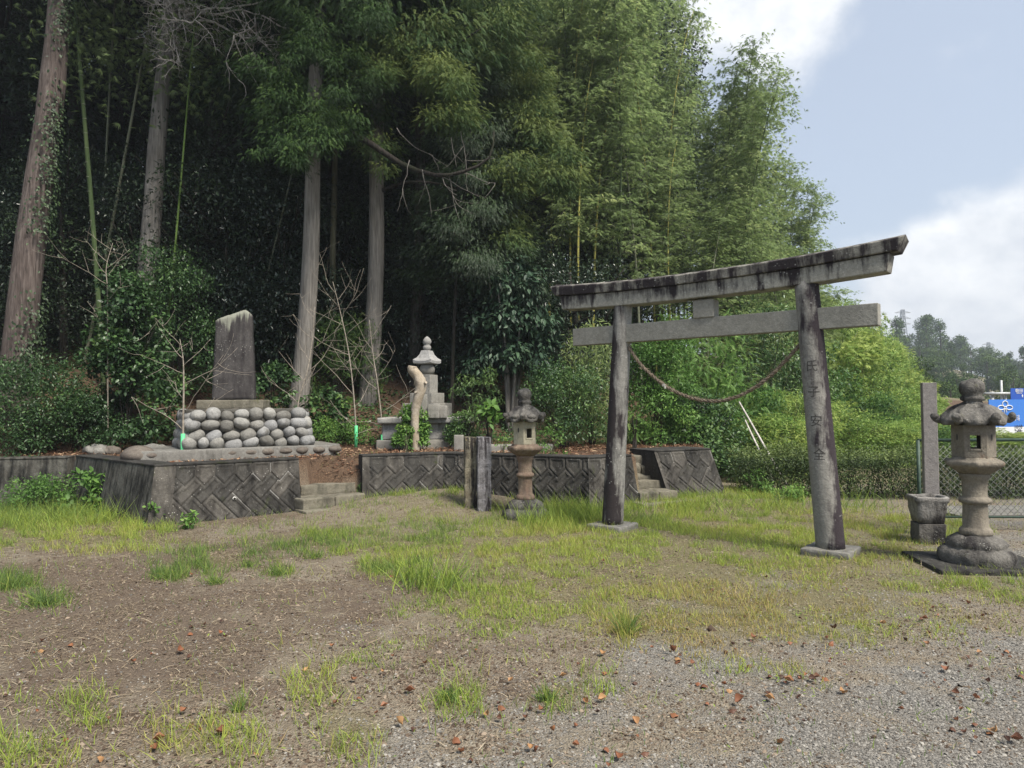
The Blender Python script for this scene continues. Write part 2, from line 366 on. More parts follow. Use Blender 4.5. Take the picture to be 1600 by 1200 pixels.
# ================================================================== terrain
A = gr(228, 824)[:2]; B = gr(472, 798, .03)[:2]; C_ = gr(566, 781, .12)[:2]; D_ = gr(690, 768, .18)[:2]
E_ = gr(922, 795, .06)[:2]; F_ = gr(1003, 788, .06)[:2]; G_ = gr(1052, 778, .09)[:2]; H_ = gr(1140, 771, .09)[:2]
P0 = np.array([-7.0, 11.35]); P00 = np.array([-11.5, 10.6])
ZT = .765
back = lambda p, d: np.array([p[0], p[1]+d])
POLY = np.array([[-60, 10.2], [-11.5, 10.9], P0+[.3, .35], A+[.22, .36], B+[-.0, .38], B+[.02, 1.45], C_+[.05, 1.35], C_+[.06, .38], D_+[.05, .38], E_+[-.05, .38],
                 F_+[.0, .38], F_+[.0, 1.45], G_+[-.2, 1.2], G_+[-.05, .45], H_+[-.2, .45], [3.9, 16], [9, 24], [30, 40], [30, 90], [-60, 90]])
def inpoly(x, y, P):
    ins = np.zeros(np.shape(x), bool); j = len(P)-1
    for i in range(len(P)):
        xi, yi = P[i]; xj, yj = P[j]
        c = ((yi > y) != (yj > y)) & (x < (xj-xi)*(y-yi)/(yj-yi+1e-12)+xi); ins ^= c; j = i
    return ins
sm = lambda t: np.clip(t, 0, 1)**2*(3-2*np.clip(t, 0, 1))
GAP = np.array([B+[.0, .45], C_+[.06, .3], C_+[.06, 1.4], B+[.0, 1.5]])
def HT(x, y):
    x = np.asarray(x, float); y = np.asarray(y, float)
    z = np.interp(x, [-8, -4.6, -3, -2, -1, .5, 1.1, 2.2, 3.5, 5], [.0, .0, .04, .16, .22, .12, .07, .09, .08, 0])*sm((y-9.3)/1.7)
    z = z+.02*(fbm(x, y, 1.3, 5)-.5)*sm((14-y)/3)
    ins = inpoly(x, y, POLY)
    y0 = np.interp(x, [-14, -8, -4, 0, 3, 8, 14], [11.6, 12.4, 13.6, 15.2, 17, 23, 30])
    bank = np.clip(y-y0, 0, 60)
    tz = .715+np.clip(y-11, 0, 3)*.02+(1-np.exp(-bank/30))*16*np.interp(x, [3, 14, 30], [1, .35, .12])+(fbm(x, y, 2.6, 9)-.5)*.25*sm(bank/2)
    z = np.where(ins, tz, z)
    z = np.where(inpoly(x, y, GAP) & ~ins, np.where(y < 11.0, .15, .46+.255*np.clip((y-11.0)/.7, 0, 1)), z)
    u = x/np.maximum(y, 1); hz = np.interp(u, [-.2, .1, .50, .575, .62, .66, .708, .8, 1.1], [10, 16, 13, 12.5, 10.8, 8.5, 5.5, 2., 0])*sm((y-75)/120)
    return z+hz+np.where(y > 120, (fbm(x, y, 30, 3)-.5)*3*sm((y-120)/60), 0)
def spread(a, b, st, far, n):
    d = np.arange(a, b+1e-6, st); k = np.linspace(0, 1, n+1)[1:]
    return np.concatenate([(a-(far*k**3+ (k)*6))[::-1], d, b+far*k**3+k*6])
gx = spread(-9, 9, .07, 850, 34); gy = np.concatenate([spread(1.2, 14, .07, 10, 4)[:-4], 14+np.cumsum(np.linspace(.1, .9, 26)), ])
gy = np.concatenate([gy, gy[-1]+np.cumsum(np.geomspace(1, 90, 34))])
X, Y = np.meshgrid(gx, gy); Z = HT(X, Y)
nx, ny = len(gx), len(gy)
V = np.stack([X, Y, Z], -1).reshape(-1, 3)
i = (np.arange(ny-1)[:, None]*nx+np.arange(nx-1)[None]).ravel()
T = np.concatenate([np.stack([i, i+1, i+nx+1], 1), np.stack([i, i+nx+1, i+nx], 1)])
me = tri_mesh('ground', V, T)
# what covers the court: gravel / thatch / soil, as areas on the ground
PATCH = [  # px, py, rx, ry, density, tint, height
 (110, 838, 210, 24, .85, .40, .13), (40, 800, 120, 30, .9, .15, .2), (190, 800, 60, 22, .9, .2, .2), (560, 848, 170, 24, .75, .16, .12), (330, 878, 80, 18, .7, .12, .13), (435, 893, 28, 9, 1.2, .10, .13), (590, 884, 42, 12, 1.2, .10, .13),
 (262, 900, 26, 10, 1.0, .12, .12), (335, 908, 18, 8, .9, .1, .12), (690, 805, 130, 22, .55, .22, .12), (850, 880, 200, 50, 1.15, .52, .09), (760, 930, 110, 36, .9, .52, .08), (1000, 850, 180, 45, .95, .50, .10), (900, 812, 110, 16, 1.4, .2, .2),
 (1150, 840, 160, 50, .8, .45, .09), (1090, 800, 130, 22, 1.0, .3, .14), (1250, 820, 160, 30, .7, .5, .1), (1130, 925, 190, 55, .55, .58, .07), (950, 950, 170, 55, .55, .5, .08), (1360, 880, 150, 50, .6, .55, .08), (1400, 830, 120, 30, .5, .5, .12),
 (1500, 912, 130, 14, 1.1, .42, .10), (1580, 925, 60, 15, .8, .45, .1), (18, 912, 36, 11, 1.3, .1, .15), (68, 938, 34, 11, 1.3, .08, .15), (500, 1085, 42, 45, .75, .42, .09), (555, 1150, 60, 45, .75, .42, .09), (325, 1165, 70, 40, .75, .42, .10),
 (715, 1092, 42, 34, .75, .38, .10), (870, 1085, 40, 26, .8, .3, .10), (940, 1060, 50, 30, .4, .5, .08), (978, 985, 13, 18, 2.2, .34, .20), (125, 1105, 50, 35, .5, .35, .09), (25, 1185, 70, 30, .7, .36, .10), (1190, 1050, 80, 20, .4, .5, .06), (1150, 985, 190, 40, .45, .85, .05), (1330, 945, 130, 28, .6, .8, .06), (1480, 960, 120, 25, .3, .85, .05), (1000, 930, 160, 60, .35, .75, .06), (1330, 850, 90, 40, .5, .8, .07), (585, 1025, 45, 22, .4, .2, .05),
 (1420, 985, 150, 24, .25, .5, .07), (375, 1105, 10, 8, 1.2, .1, .12), (640, 880, 60, 40, .3, .4, .08), (1320, 990, 90, 24, .35, .5, .06), (1250, 1080, 50, 14, .3, .4, .05), (720, 970, 120, 40, .3, .4, .05)]
def cover(x, y):
    P = np.stack([x, y, np.zeros_like(x)], -1); px, py = proj(P)
    g = np.zeros_like(x); tw = np.zeros_like(x); hw = np.zeros_like(x)
    for a, b, rx, ry, d, t, h in PATCH:
        k = d*np.exp(-(((px-a)/rx)**2+((py-b)/ry)**2)**1.5); g += k; tw += k*t; hw += k*h
    s = np.maximum(g, 1e-6)
    gravel = sm(.40+(px-1080)/900+(py-1060)/420+(fbm(x, y, 1.1, 21)-.5)*1.6+(fbm(x, y, .25, 22)-.5)*1.0)
    soil = sm(1.15-np.maximum(0, (px-250)/700)-abs(py-1010)/330+(fbm(x, y, 1.1, 33)-.5)*1.5+(fbm(x, y, .22, 34)-.5)*1.0)
    return g, tw/s, hw/s, gravel, soil
near = (V[:, 1] > 1) & (V[:, 1] < 13.5) & (abs(V[:, 0]) < 10)
g, tw, hw, gv, so = cover(V[:, 0], V[:, 1])
cc = np.stack([np.where(near, gv, .3), np.where(near, np.clip(g, 0, 1), .8), np.where(near, so, .3), ((inpoly(V[:, 0], V[:, 1], POLY) & (V[:, 1] < 40)) | inpoly(V[:, 0], V[:, 1], GAP)).astype(float)], -1)
ca = me.color_attributes.new('cover', 'FLOAT_COLOR', 'POINT'); ca.data.foreach_set('color', cc.astype(np.float32).ravel())
m, nt, b = newmat('ground_m')
co = nn(nt, 'ShaderNodeTexCoord').outputs['Object']
at_ = nn(nt, 'ShaderNodeAttribute', attribute_name='cover'); sx = nn(nt, 'ShaderNodeSeparateColor', {0: at_.outputs['Color']})
fine = noise(nt, co, 60., 4., .7); mid = noise(nt, co, 9., 6., .65); lg = noise(nt, co, 1.4, 5.)
tan = mixc(nt, mrange(nt, fine, .35, .65), (.125, .105, .075), (.30, .265, .205))
tan = mixc(nt, mrange(nt, mid, .35, .7), tan, (.15, .12, .085))
soil = mixc(nt, mrange(nt, fine, .38, .66), (.064, .047, .033), (.20, .158, .115))
soil = mixc(nt, mrange(nt, mid, .4, .65), soil, (.115, .088, .066))
vo = nn(nt, 'ShaderNodeTexVoronoi', {0: co, 'Scale': 95.}); vr = nn(nt, 'ShaderNodeSeparateColor', {0: vo.outputs['Color']}).outputs[0]
grav = ramp(nt, vr, [(0., (.09, .086, .077)), (.45, (.165, .158, .142)), (.8, (.225, .215, .195)), (1., (.31, .30, .27))])
grav = mixc(nt, mrange(nt, lg, .45, .65, 0, .5), grav, (.15, .125, .095))
edge = math_(nt, 'ADD', math_(nt, 'MULTIPLY', math_(nt, 'SUBTRACT', mid, .5), .8), 0.)
fg = mrange(nt, math_(nt, 'ADD', sx.outputs[0], edge), .22, .85)
fs = mrange(nt, math_(nt, 'ADD', sx.outputs[2], edge), .15, .95)
c = mixc(nt, fs, tan, soil); c = mixc(nt, fg, c, grav)
c = mixc(nt, mrange(nt, math_(nt, 'ADD', sx.outputs[1], edge), .25, .9, 0., .75), c, mixc(nt, mrange(nt, fine, .35, .65), (.075, .075, .028), (.20, .175, .085)))
ter = mixc(nt, mrange(nt, fine, .35, .68), (.035, .022, .015), (.17, .11, .07))
c = mixc(nt, at_.outputs['Alpha'], c, ter)
nt.links.new(c, b.inputs['Base Color']); b.inputs['Roughness'].default_value = .95
hh = math_(nt, 'ADD', math_(nt, 'MULTIPLY', vo.outputs['Distance'], -1.2), math_(nt, 'ADD', fine, math_(nt, 'MULTIPLY', mid, 1.5)))
nt.links.new(nn(nt, 'ShaderNodeBump', {'Height': hh, 'Strength': .8, 'Distance': .012}).outputs[0], b.inputs['Normal'])
struct(obj('ground', me, None, 'ground_m', True))

# ================================================================== retaining walls (herringbone precast facing)
def relief(s, t, s0=0.):
    a = .185; w_ = a*math.sqrt(2); s = s-s0
    u = np.mod(s, w_); tip = .17+ (w_/2-abs(u-w_/2))
    top = t < tip
    d_top = np.minimum(np.minimum(u, w_-u), np.where(t < .17+.02, .5, .5)); d_top = np.minimum(d_top, np.abs(tip-t)*.707); d_top = np.minimum(d_top, t-.015)
    P = (s+t)/math.sqrt(2)+.5*a; Q = (s-t)/math.sqrt(2)+.12
    i, j = np.floor(P/a), np.floor(Q/a); k = np.mod(i-j, 4); fp, fq = P-i*a, Q-j*a
    dp = np.minimum(np.where(k == 1, 9, fp), np.where(k == 0, 9, a-fp)); dq = np.minimum(fq, a-fq)
    dH = np.minimum(dp, dq)
    dp = np.minimum(fp, a-fp); dq = np.minimum(np.where(k == 2, 9, fq), np.where(k == 3, 9, a-fq))
    dV = np.minimum(dp, dq)
    d = np.where(top, d_top, np.where(k < 2, dH, dV)); d = np.minimum(d, np.abs(tip-t)*.707+.0)
    h = -.022*np.clip(1-d/.012, 0, 1) - .012*sm((d-.040)/.010)
    bid = np.where(top, np.floor(s/w_)*7.3+.5, np.where(k < 2, np.where(k == 1, i-1, i)*13.1+j*3.7, i*5.9+np.where(k == 2, j, j+1)*11.3))
    rv = np.mod(np.sin(bid*12.9898)*43758.5453, 1); eff = (d < .006) & (np.mod(rv*7.7, 1) < .22)
    return h, np.where(eff, 2., rv)
def wall(name, label, pts, zb, zt, batter, pattern, mats, thick=.32, cat='retaining wall', res=.012, ends=None):
    pts = [np.asarray(p, float) for p in pts]; n = len(pts)
    root = thing(name, label, cat, (pts[0][0], pts[0][1], 0))
    org = np.array([pts[0][0], pts[0][1], 0.])
    nr = []
    for i in range(n-1):
        d = pts[i+1]-pts[i]; d /= np.linalg.norm(d); nr.append(np.array([-d[1], d[0]]))   # inward (away from the court)
    def off(i, k):
        a = nr[max(i-1, 0)]; b_ = nr[min(i, n-2)]; m_ = a+b_; m_ /= np.linalg.norm(m_); return pts[i]+m_*k/max(.4, m_@a)
    top = [off(i, batter) for i in range(n)]; inn = [off(i, batter+thick) for i in range(n)]
    if ends is not None:
        for i, (dx, dy) in ends.items(): top[i] = pts[i]+np.array([dx, dy]); inn[i] = top[i]+nr[min(i, n-2)]*thick
    for i in range(n-1):
        L = np.linalg.norm(pts[i+1]-pts[i]); ns = max(3, int(L/res)); ntt = int((zt-zb)/res)
        s = np.linspace(0, 1, ns); t = np.linspace(0, 1, ntt); S, Tt = np.meshgrid(s, t)
        b0 = pts[i][None, None]*(1-S[..., None])+pts[i+1][None, None]*S[..., None]; b1 = top[i][None, None]*(1-S[..., None])+top[i+1][None, None]*S[..., None]
        xy = b1*(1-Tt[..., None])+b0*Tt[..., None]; z = zt+(zb-zt)*Tt
        h, tn = relief(S*L, Tt*(zt-zb), pattern[i]) if pattern[i] is not None else (-.004*fbm(S*L, Tt, .1, 3), .5+0*S)
        if pattern[i] is not None and pattern[i] > .05: h = np.where(S*L < pattern[i], 0, h); tn = np.where(S*L < pattern[i], 1.3, tn)
        h = h*np.minimum(1, np.minimum(S, 1-S)*L/.03)+.004*(fbm(S*L+i*3, Tt, .12, 8)-.5)*np.minimum(1, np.minimum(S, 1-S)*L/.03)
        P = np.concatenate([xy-nr[i][None, None]*h[..., None]*1., z[..., None]], -1)
        P = P.reshape(-1, 3)-org
        idx = (np.arange(ntt-1)[:, None]*ns+np.arange(ns-1)[None]).ravel()
        Tq = np.concatenate([np.stack([idx, idx+ns, idx+ns+1], 1), np.stack([idx, idx+ns+1, idx+1], 1)])
        obj('facing', tri_mesh('facing', P, Tq, tn.ravel()), root, mats[i])
    b_ = BM(); R_ = []
    for i in range(n):
        bt = pts[i]+ (top[i]-pts[i])*.0+ nr[min(i, n-2)]*.03
        tp = top[i]+nr[min(i, n-2)]*.03
        R_.append([(*(bt-org[:2]), zb), (*(inn[i]-org[:2]), zb), (*(inn[i]-org[:2]), zt-.003), (*(tp-org[:2]), zt-.003)])
    b_.rings(R_); obj('core', b_.mesh('core'), root, mats[-1])
    cb = BM(); R_ = []
    for i in range(n):
        tt = top[i]-(inn[i]-top[i])/np.linalg.norm(inn[i]-top[i])*.012
        R_.append([(*(tt-org[:2]), zt-.022), (*(inn[i]-org[:2]), zt-.022), (*(inn[i]-org[:2]), zt+.006), (*(tt-org[:2]), zt+.006)])
    cb.rings(R_); cb.bevel(.006, 1); obj('coping', cb.mesh('coping'), root, mats[-1])
    return root
w1 = wall('retaining_wall', 'dark stained herringbone retaining wall with a sharp pale corner in front of the cobble monument', [P0, A, B], -.1, ZT, .15, [None, .27], [concrete_side, concrete_dark, concrete_dark])
w2 = wall('retaining_wall', 'long bent herringbone retaining wall behind the weathered timber posts and the smaller stone lantern', [C_, D_, E_, F_], -.1, ZT, .15, [.1, 0., .0], [concrete_dark]*4, ends={0: (-.03, .16), 3: (-.12, .16)})
w3 = wall('retaining_wall', 'short leaning herringbone wall block between the right hand steps and the clipped hedge', [G_, H_], -.1, ZT+.03, .22, [.06], [concrete_dark]*2, thick=.62, ends={0: (-.26, .14), 1: (-.26, .14)})
w4 = wall('retaining_wall', 'low mossy wall running out of frame on the far left among weeds', [P00, P0], -.1, .74, .08, [None], [concrete_side]*2)
b_ = BM().box((0, 0, .42), (.36, .34, .9)).bevel(.03, 2).rough(.01, 2); o = obj('stone_block', b_.mesh('stone_block'), None, concrete_pale, True, loc=(*gr(42, 742, .1)[:2], 0))
tag(o, 'squat pale concrete block at the end of the low mossy wall', 'concrete block')
p = gr(378, 781, .32)
q = (B-A); q /= np.linalg.norm(q); nrm = np.array([q[1], -q[0], 0])
cen = np.array([*(A+(B-A)*.545), .27])-np.array([w1.location.x, w1.location.y, 0])-nrm*.105
v, t, a = tube_np([cen+nrm*.0, cen+nrm*.05], .024, 16); o = obj('drain_pipe', tri_mesh('drain_pipe', v, t), w1, pvc)
v, t, a = tube_np([cen+nrm*.048, cen+nrm*.053], .016, 16); KIDS.setdefault(o.name, []); bore = obj('bore', tri_mesh('bore', v, t), o, bark_dark)  # dark disc on the closed pipe end, painting the shade of its hollow

# ------------------------------------------------------------------ steps
def steps(label, rows, depth, mats):
    l0 = gr(*rows[0][0], rows[0][2]); root = thing('stone_steps', label, 'steps', (l0[0], l0[1], 0)); prev = -.1
    for k, (l, r, z) in enumerate(rows):
        a, b2 = gr(*l, z), gr(*r, z); d = b2-a; L = np.linalg.norm(d[:2]); an = math.atan2(d[1], d[0]); nrm = np.array([-d[1], d[0]])/L
        c = (a[:2]+b2[:2])/2+nrm*depth/2-l0[:2]
        nseg = 2 if k in (1, ) else 1
        bm_ = BM()
        for q_ in range(nseg):
            off_ = (-.5+(q_+.5)/nseg)*L*(1 if nseg > 1 else 0)
            bm_.box((c[0]+math.cos(an)*off_, c[1]+math.sin(an)*off_, (z+prev)/2), (L/nseg-.006, depth, z-prev), rz=0, M=Matrix.Translation((c[0]+math.cos(an)*off_, c[1]+math.sin(an)*off_, (z+prev)/2))@Matrix.Rotation(an, 4, 'Z'))
        bm_.bevel(.018, 2).rough(.012, 3, 9.)
        obj('step', bm_.mesh('step'), root, mats, True); prev = z-.012
    return root
steps('three weathered concrete steps beside the cobble monument terrace', [((478, 800), (600, 787), .06), ((474, 781), (571, 771), .21), ((470, 759), (556, 754), .355), ((467, 742), (540, 737), .48)], .60, step_stone)
steps('worn stone steps climbing behind the near left torii pillar', [((1006, 788), (1088, 781), .10), ((1000, 770), (1060, 767), .225), ((996, 752), (1038, 750), .345)], .70, step_stone)
b_ = BM()
for (px, py, s, z) in ((1003, 742, .42, .44), (988, 727, .30, .60), (1013, 729, .26, .58), (1000, 715, .34, .72)):
    p = at(px, py, 11.3+(z-.44)*.5); b_.box((p[0], p[1]+.12, z-.11), (s, .36, .20), rz=rnd.uniform(-.1, .1))
b_.bevel(.05, 2).rough(.03, 2, 6.); tag(obj('stone_riser', b_.mesh('stone_riser'), None, step_stone, True), 'rough dark stones stacked at the head of the steps behind the torii', 'rough stones')

# ================================================================== torii gate
TL = gr(957, 820, .05); TR = gr(1298, 858, .05); TC = (TL+TR)/2; TC[2] = 0
tu = (TR-TL); tang = math.atan2(tu[1], tu[0]); half = np.linalg.norm(tu[:2])/2
torii = thing('torii_gate', 'weathered grey stone torii gate with black streaked curved lintel', 'torii', TC, tang)
# pillars lean inward; each is its own part with its local z along its shaft
HP = 2.74
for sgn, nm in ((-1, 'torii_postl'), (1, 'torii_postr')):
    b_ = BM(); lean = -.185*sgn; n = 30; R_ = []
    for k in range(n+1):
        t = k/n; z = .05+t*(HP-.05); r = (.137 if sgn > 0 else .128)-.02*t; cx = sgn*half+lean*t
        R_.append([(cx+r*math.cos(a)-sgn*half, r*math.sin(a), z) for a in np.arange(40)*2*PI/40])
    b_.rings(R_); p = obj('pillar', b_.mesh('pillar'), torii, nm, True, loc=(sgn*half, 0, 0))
    b_ = BM().box((0, 0, .015), (.46, .46, .11)).bevel(.02, 2).rough(.006, 3, 8.)
    obj('base_slab', b_.mesh('base_slab'), torii, concrete_pale, True, loc=(sgn*half, 0, 0))
    if sgn > 0: pr = p
def kz(s, base): return base+.012+.052*abs(s/2)**2.2*1.6
def beam(L, y, z0, z1, flare, seg=48, slant=.0):
    b_ = BM(); R_ = []
    for k in range(seg+1):
        s = (-1+2*k/seg)
        xb, xt = s*(L-slant), s*L; lf = lambda x: .058*abs(x/2.05)**2.3
        R_.append([(xb, -y, z0+lf(xb)), (xb, y, z0+lf(xb)), (xt, y, z1+lf(xt)), (xt, -y, z1+lf(xt))])
    return b_.rings(R_)
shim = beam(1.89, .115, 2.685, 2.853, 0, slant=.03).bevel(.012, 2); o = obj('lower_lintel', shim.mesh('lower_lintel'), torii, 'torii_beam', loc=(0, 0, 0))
kas = BM(); R_ = []
for k in range(49):
    s = -1+2*k/48; lf = lambda x: .08*abs(x/2.05)**2.2; xb, xt = s*1.955, s*2.015
    R_.append([(xb, -.145, 2.856+lf(xb)*.8), (xb, .145, 2.856+lf(xb)*.8), (xt, .155, 2.955+lf(xt)), (xt, 0, 3.00+lf(xt)), (xt, -.155, 2.955+lf(xt))])
kas.rings(R_).bevel(.01, 2)
m_ = stone('torii_top', (.24, .23, .20), (.026, .021, .023), (.33, .315, .27), .44, .54, streak=1.1, spot=.5, bump=.45, b0=.015)
tl_ = obj('top_lintel', kas.mesh('top_lintel'), torii, 'torii_top'); o.rotation_euler.y = tl_.rotation_euler.y = -.010
tie = BM().box((-.01, 0, 2.355), (3.50, .125, .215)).bevel(.008, 2); obj('tie_beam', tie.mesh('tie_beam'), torii, 'torii_tie')
st = BM().box((0, 0, 2.56), (.24, .16, .20)).bevel(.008, 1); obj('strut', st.mesh('strut'), torii, 'torii_tie', loc=(-.02, 0, 0))
plug = BM().box((0, -.004, 2.37), (.17, .14, .12)).bevel(.05, 2)
# characters laid on the right pillar's curved face, shade of carved strokes painted dark
def text_mesh(body, size, cuts=0, extrude=0.):
    cu = bpy.data.curves.new('txt', 'FONT'); cu.body = body; cu.size = size; cu.align_x = 'CENTER'; cu.align_y = 'CENTER'; cu.extrude = extrude; cu.resolution_u = 3
    ob = bpy.data.objects.new('txt', cu); COL.objects.link(ob)
    bpy.context.view_layer.update(); dg = bpy.context.evaluated_depsgraph_get()
    me = bpy.data.meshes.new_from_object(ob.evaluated_get(dg)); bpy.data.objects.remove(ob); bpy.data.curves.remove(cu)
    if cuts:
        b2 = bmesh.new(); b2.from_mesh(me)
        for _ in range(cuts):
            bmesh.ops.subdivide_edges(b2, edges=[e for e in b2.edges if e.calc_length() > .02], cuts=1); bmesh.ops.triangulate(b2, faces=b2.faces)
        b2.to_mesh(me); b2.free()
    return me
carve = plain('carve', (.062, .058, .053), .95, var=.2, sc=60)  # dark tone for painted recess shade and for the worn marks
view_a = math.atan2(-TR[1], -TR[0])-tang
for ch, py in zip('氏子安全', (572, 613, 659, 712)):
    z = at(1275, py, TR[1]-.12)[2]; t = (z-.05)/(HP-.05); r = .137-.02*t+.0015; cx = -.185*t
    me = text_mesh(ch, .125, 3)
    a0 = view_a-.20                                       # set on the court side, slightly left of the viewer
    for vtx in me.vertices:
        x, y = vtx.co.x, vtx.co.y; a = a0+x/r; vtx.co = (cx+r*math.cos(a), r*math.sin(a), z+y)
    obj('carved_character', me, pr, carve)
# rope slung between the pillars
rp = [(-.99, -.02, 2.19), (-.80, -.03, 1.95), (-.5, -.03, 1.71), (-.2, -.02, 1.575), (.1, -.02, 1.535), (.38, -.02, 1.60), (.65, -.03, 1.76), (.87, -.03, 1.965), (1.02, -.02, 2.13)]
pc = curve(rp, 160); d = unit(np.gradient(pc, axis=0)); s_ = np.concatenate([[0], np.cumsum(np.linalg.norm(np.diff(pc, axis=0), axis=1))])
rope = thing('straw_rope', 'twisted straw rope sagging between the two torii pillars', 'rope', TC, tang)
nrmv = np.tile([0, 1., 0], (len(pc), 1)); bn = unit(np.cross(d, nrmv))
for k in range(3):
    ph = k*2*PI/3+s_*2*PI/.16; P = pc+(np.cos(ph)[:, None]*nrmv+np.sin(ph)[:, None]*bn)*.0095
    v, t, a = tube_np(P, .0110*(1+.1*np.sin(s_*40+k)), 7, .06); obj('strand', tri_mesh('strand', v, t), rope, rope_m, True)
n = 700; k = rs.randint(0, len(pc), n); P = pc[k]+rs.normal(0, .014, (n, 3)); v, t, a = stamp(*L_NR, d[k]*rs.choice([-1, 1], (n, 1))+rs.normal(0, .4, (n, 3)), rs.normal(0, 1, (n, 3)), rs.uniform(.02, .055, n), P, None)
obj('loose_straw', tri_mesh('loose_straw', v, t, a), rope, L_straw)
b_ = BM().box((-.52, -.055, 1.725), (.035, .012, .03)).box((-.5, -.055, 1.70), (.02, .01, .03), rz=.4); obj('paper_scrap', b_.mesh('paper_scrap'), rope, rope_w)

# ================================================================== stone lanterns
def hexr(a, R_, k=1., rot=0.):                           # k=1 hexagon, 0 circle
    a = np.mod(a-rot+PI/6, PI/3)-PI/6; h = R_*math.cos(PI/6)/math.cos(a-0) if True else R_
    return R_*(1-k)*.93+h*k
def lantern(label, loc, rz, mats, seed, blocky=0.):
    r0 = random.Random(seed); dk, bf, pl, fb = mats
    root = thing('stone_lantern', label, 'stone lantern', loc, rz); seg = 96; AN = [2*PI*k/seg for k in range(seg)]
    # lotus base: two tiers of swelling petals
    b_ = BM(); prof = [(.36, -.08, 0), (.37, .0, .6), (.385, .05, 1), (.375, .10, 1), (.33, .135, .8), (.30, .145, .3), (.30, .155, .3), (.305, .18, .8), (.27, .22, 1), (.215, .25, .6), (.19, .262, 0)]
    b_.rings([[( (r*(1+.05*pk*(abs(math.cos(3*a))**.5-.5)))*math.cos(a), (r*(1+.05*pk*(abs(math.cos(3*a))**.5-.5)))*math.sin(a), z) for a in AN] for r, z, pk in prof]).rough(.016, 0, 12.)
    lb_ = obj('lotus_base', b_.mesh('lotus_base'), root, dk, True); lb_.scale = (1.0, 1.0, 1) if not blocky else (1.1, 1.1, 1)
    root.scale = (.74, .74, .957) if blocky else (.80, .80, .925)
    sh = BM().lathe([(.165, .262), (.172, .28), (.168, .31), (.15, .325), (.132, .345), (.127, .45), (.125, .56), (.13, .568), (.158, .58), (.167, .60), (.158, .622), (.13, .635), (.124, .65), (.126, .75), (.13, .80), (.148, .822), (.155, .84), (.158, .87)], 40).rough(.004, 0, 9.)
    obj('shaft', sh.mesh('shaft'), root, bf, True)
    b_ = BM(); b_.rings([[(hexr(a, r, kk)*math.cos(a), hexr(a, r, kk)*math.sin(a), z) for a in AN] for r, z, kk in [(.17, .868, 0), (.22, .895, .5), (.285, .935, 1), (.318, .955, 1), (.325, .985, 1), (.31, 1.0, 1), (.25, 1.012, 1), (.24, 1.03, 1)]]).rough(.007, 0, 8.)
    obj('platform', b_.mesh('platform'), root, pl, True)
    # fire box: six panels round a hollow; two opposite ones open, side ones solid, with a hole's shade painted on
    z0, z1, R_ = 1.03, 1.35, .222
    b_ = BM(); ap = R_*math.cos(PI/6); wd = R_
    for k in range(6):
        M = Matrix.Rotation(k*PI/3+PI/6, 4, 'Z')@Matrix.Translation((ap-.02, 0, 0))
        def bx(y, z, dy, dz, dx=.04): b_.box(None, (dx, dy, dz), M=M@Matrix.Translation((0, y, z)))
        if k % 3 == 1:                                   # open window with a raised frame
            ow, oz0, oz1 = .10, z0+.09, z0+.22
            bx(0, (z0+oz0)/2, wd-.002, oz0-z0); bx(0, (z1+oz1)/2, wd-.002, z1-oz1)
            for s in (-1, 1): bx(s*(ow/2+(wd-ow)/4), (oz0+oz1)/2, (wd-ow)/2-.001, oz1-oz0+.001)
            for s in (-1, 1): bx(s*(ow/2+.01), (oz0+oz1)/2, .018, oz1-oz0+.04, .052)
            bx(0, oz0-.011, ow, .018, .052); bx(0, oz1+.011, ow, .018, .052)
        else:
            bx(0, (z0+z1)/2, wd-.001, z1-z0)
    b_.bevel(.003, 1); fbx = obj('fire_box', b_.mesh('fire_box'), root, fb)
    for k in (0, 2, 3, 5):
        b_ = BM(); a = k*PI/3+PI/6; c = Vector((math.cos(a)*(ap+.001), math.sin(a)*(ap+.001), z0+.2)); t_ = Vector((-math.sin(a), math.cos(a), 0)); n_ = Vector((math.cos(a), math.sin(a), 0))
        vs = [b_.b.verts.new(c+t_*(.016*math.cos(q))+Vector((0, 0, 1))*(.034*math.sin(q))+n_*.002) for q in np.arange(14)*2*PI/14]; b_.b.faces.new(vs)
        obj('moon_hole', b_.mesh('moon_hole'), fbx, carve)  # flat dark oval on a solid panel, painted as the shade in a hole
    # roof: hexagonal, concave slopes, lifted corners ending in scrolls
    b_ = BM(); R_ = []
    prof = [(.0, 1.39, 0), (.12, 1.365, 0), (.20, 1.352, .4), (.27, 1.35, .8), (.335, 1.352, 1), (.352, 1.362, 1), (.352, 1.395, 1), (.335, 1.415, 1), (.30, 1.447, .9), (.255, 1.485, .7), (.20, 1.522, .5), (.14, 1.55, .2), (.10, 1.56, 0)]
    for r, z, kk in prof[1:]:
        ring = []
        for a in AN:
            cn = max(0, math.cos(6*a/2*1.0 if False else 3*a)**2)  # 1 at corners (a = k*60 deg)
            q = (r/.35)**2.2; rr = hexr(a, r, kk, 0)*(1+.07*cn*q*kk); rid = .018*max(0, cn**6)*(1-abs(q-.5))
            ring.append((rr*math.cos(a), rr*math.sin(a), z+(.04+.015*blocky)*cn**3*q+rid-(.02*blocky)*(1-cn)*q))
        R_.append(ring)
    b_.rings(R_)
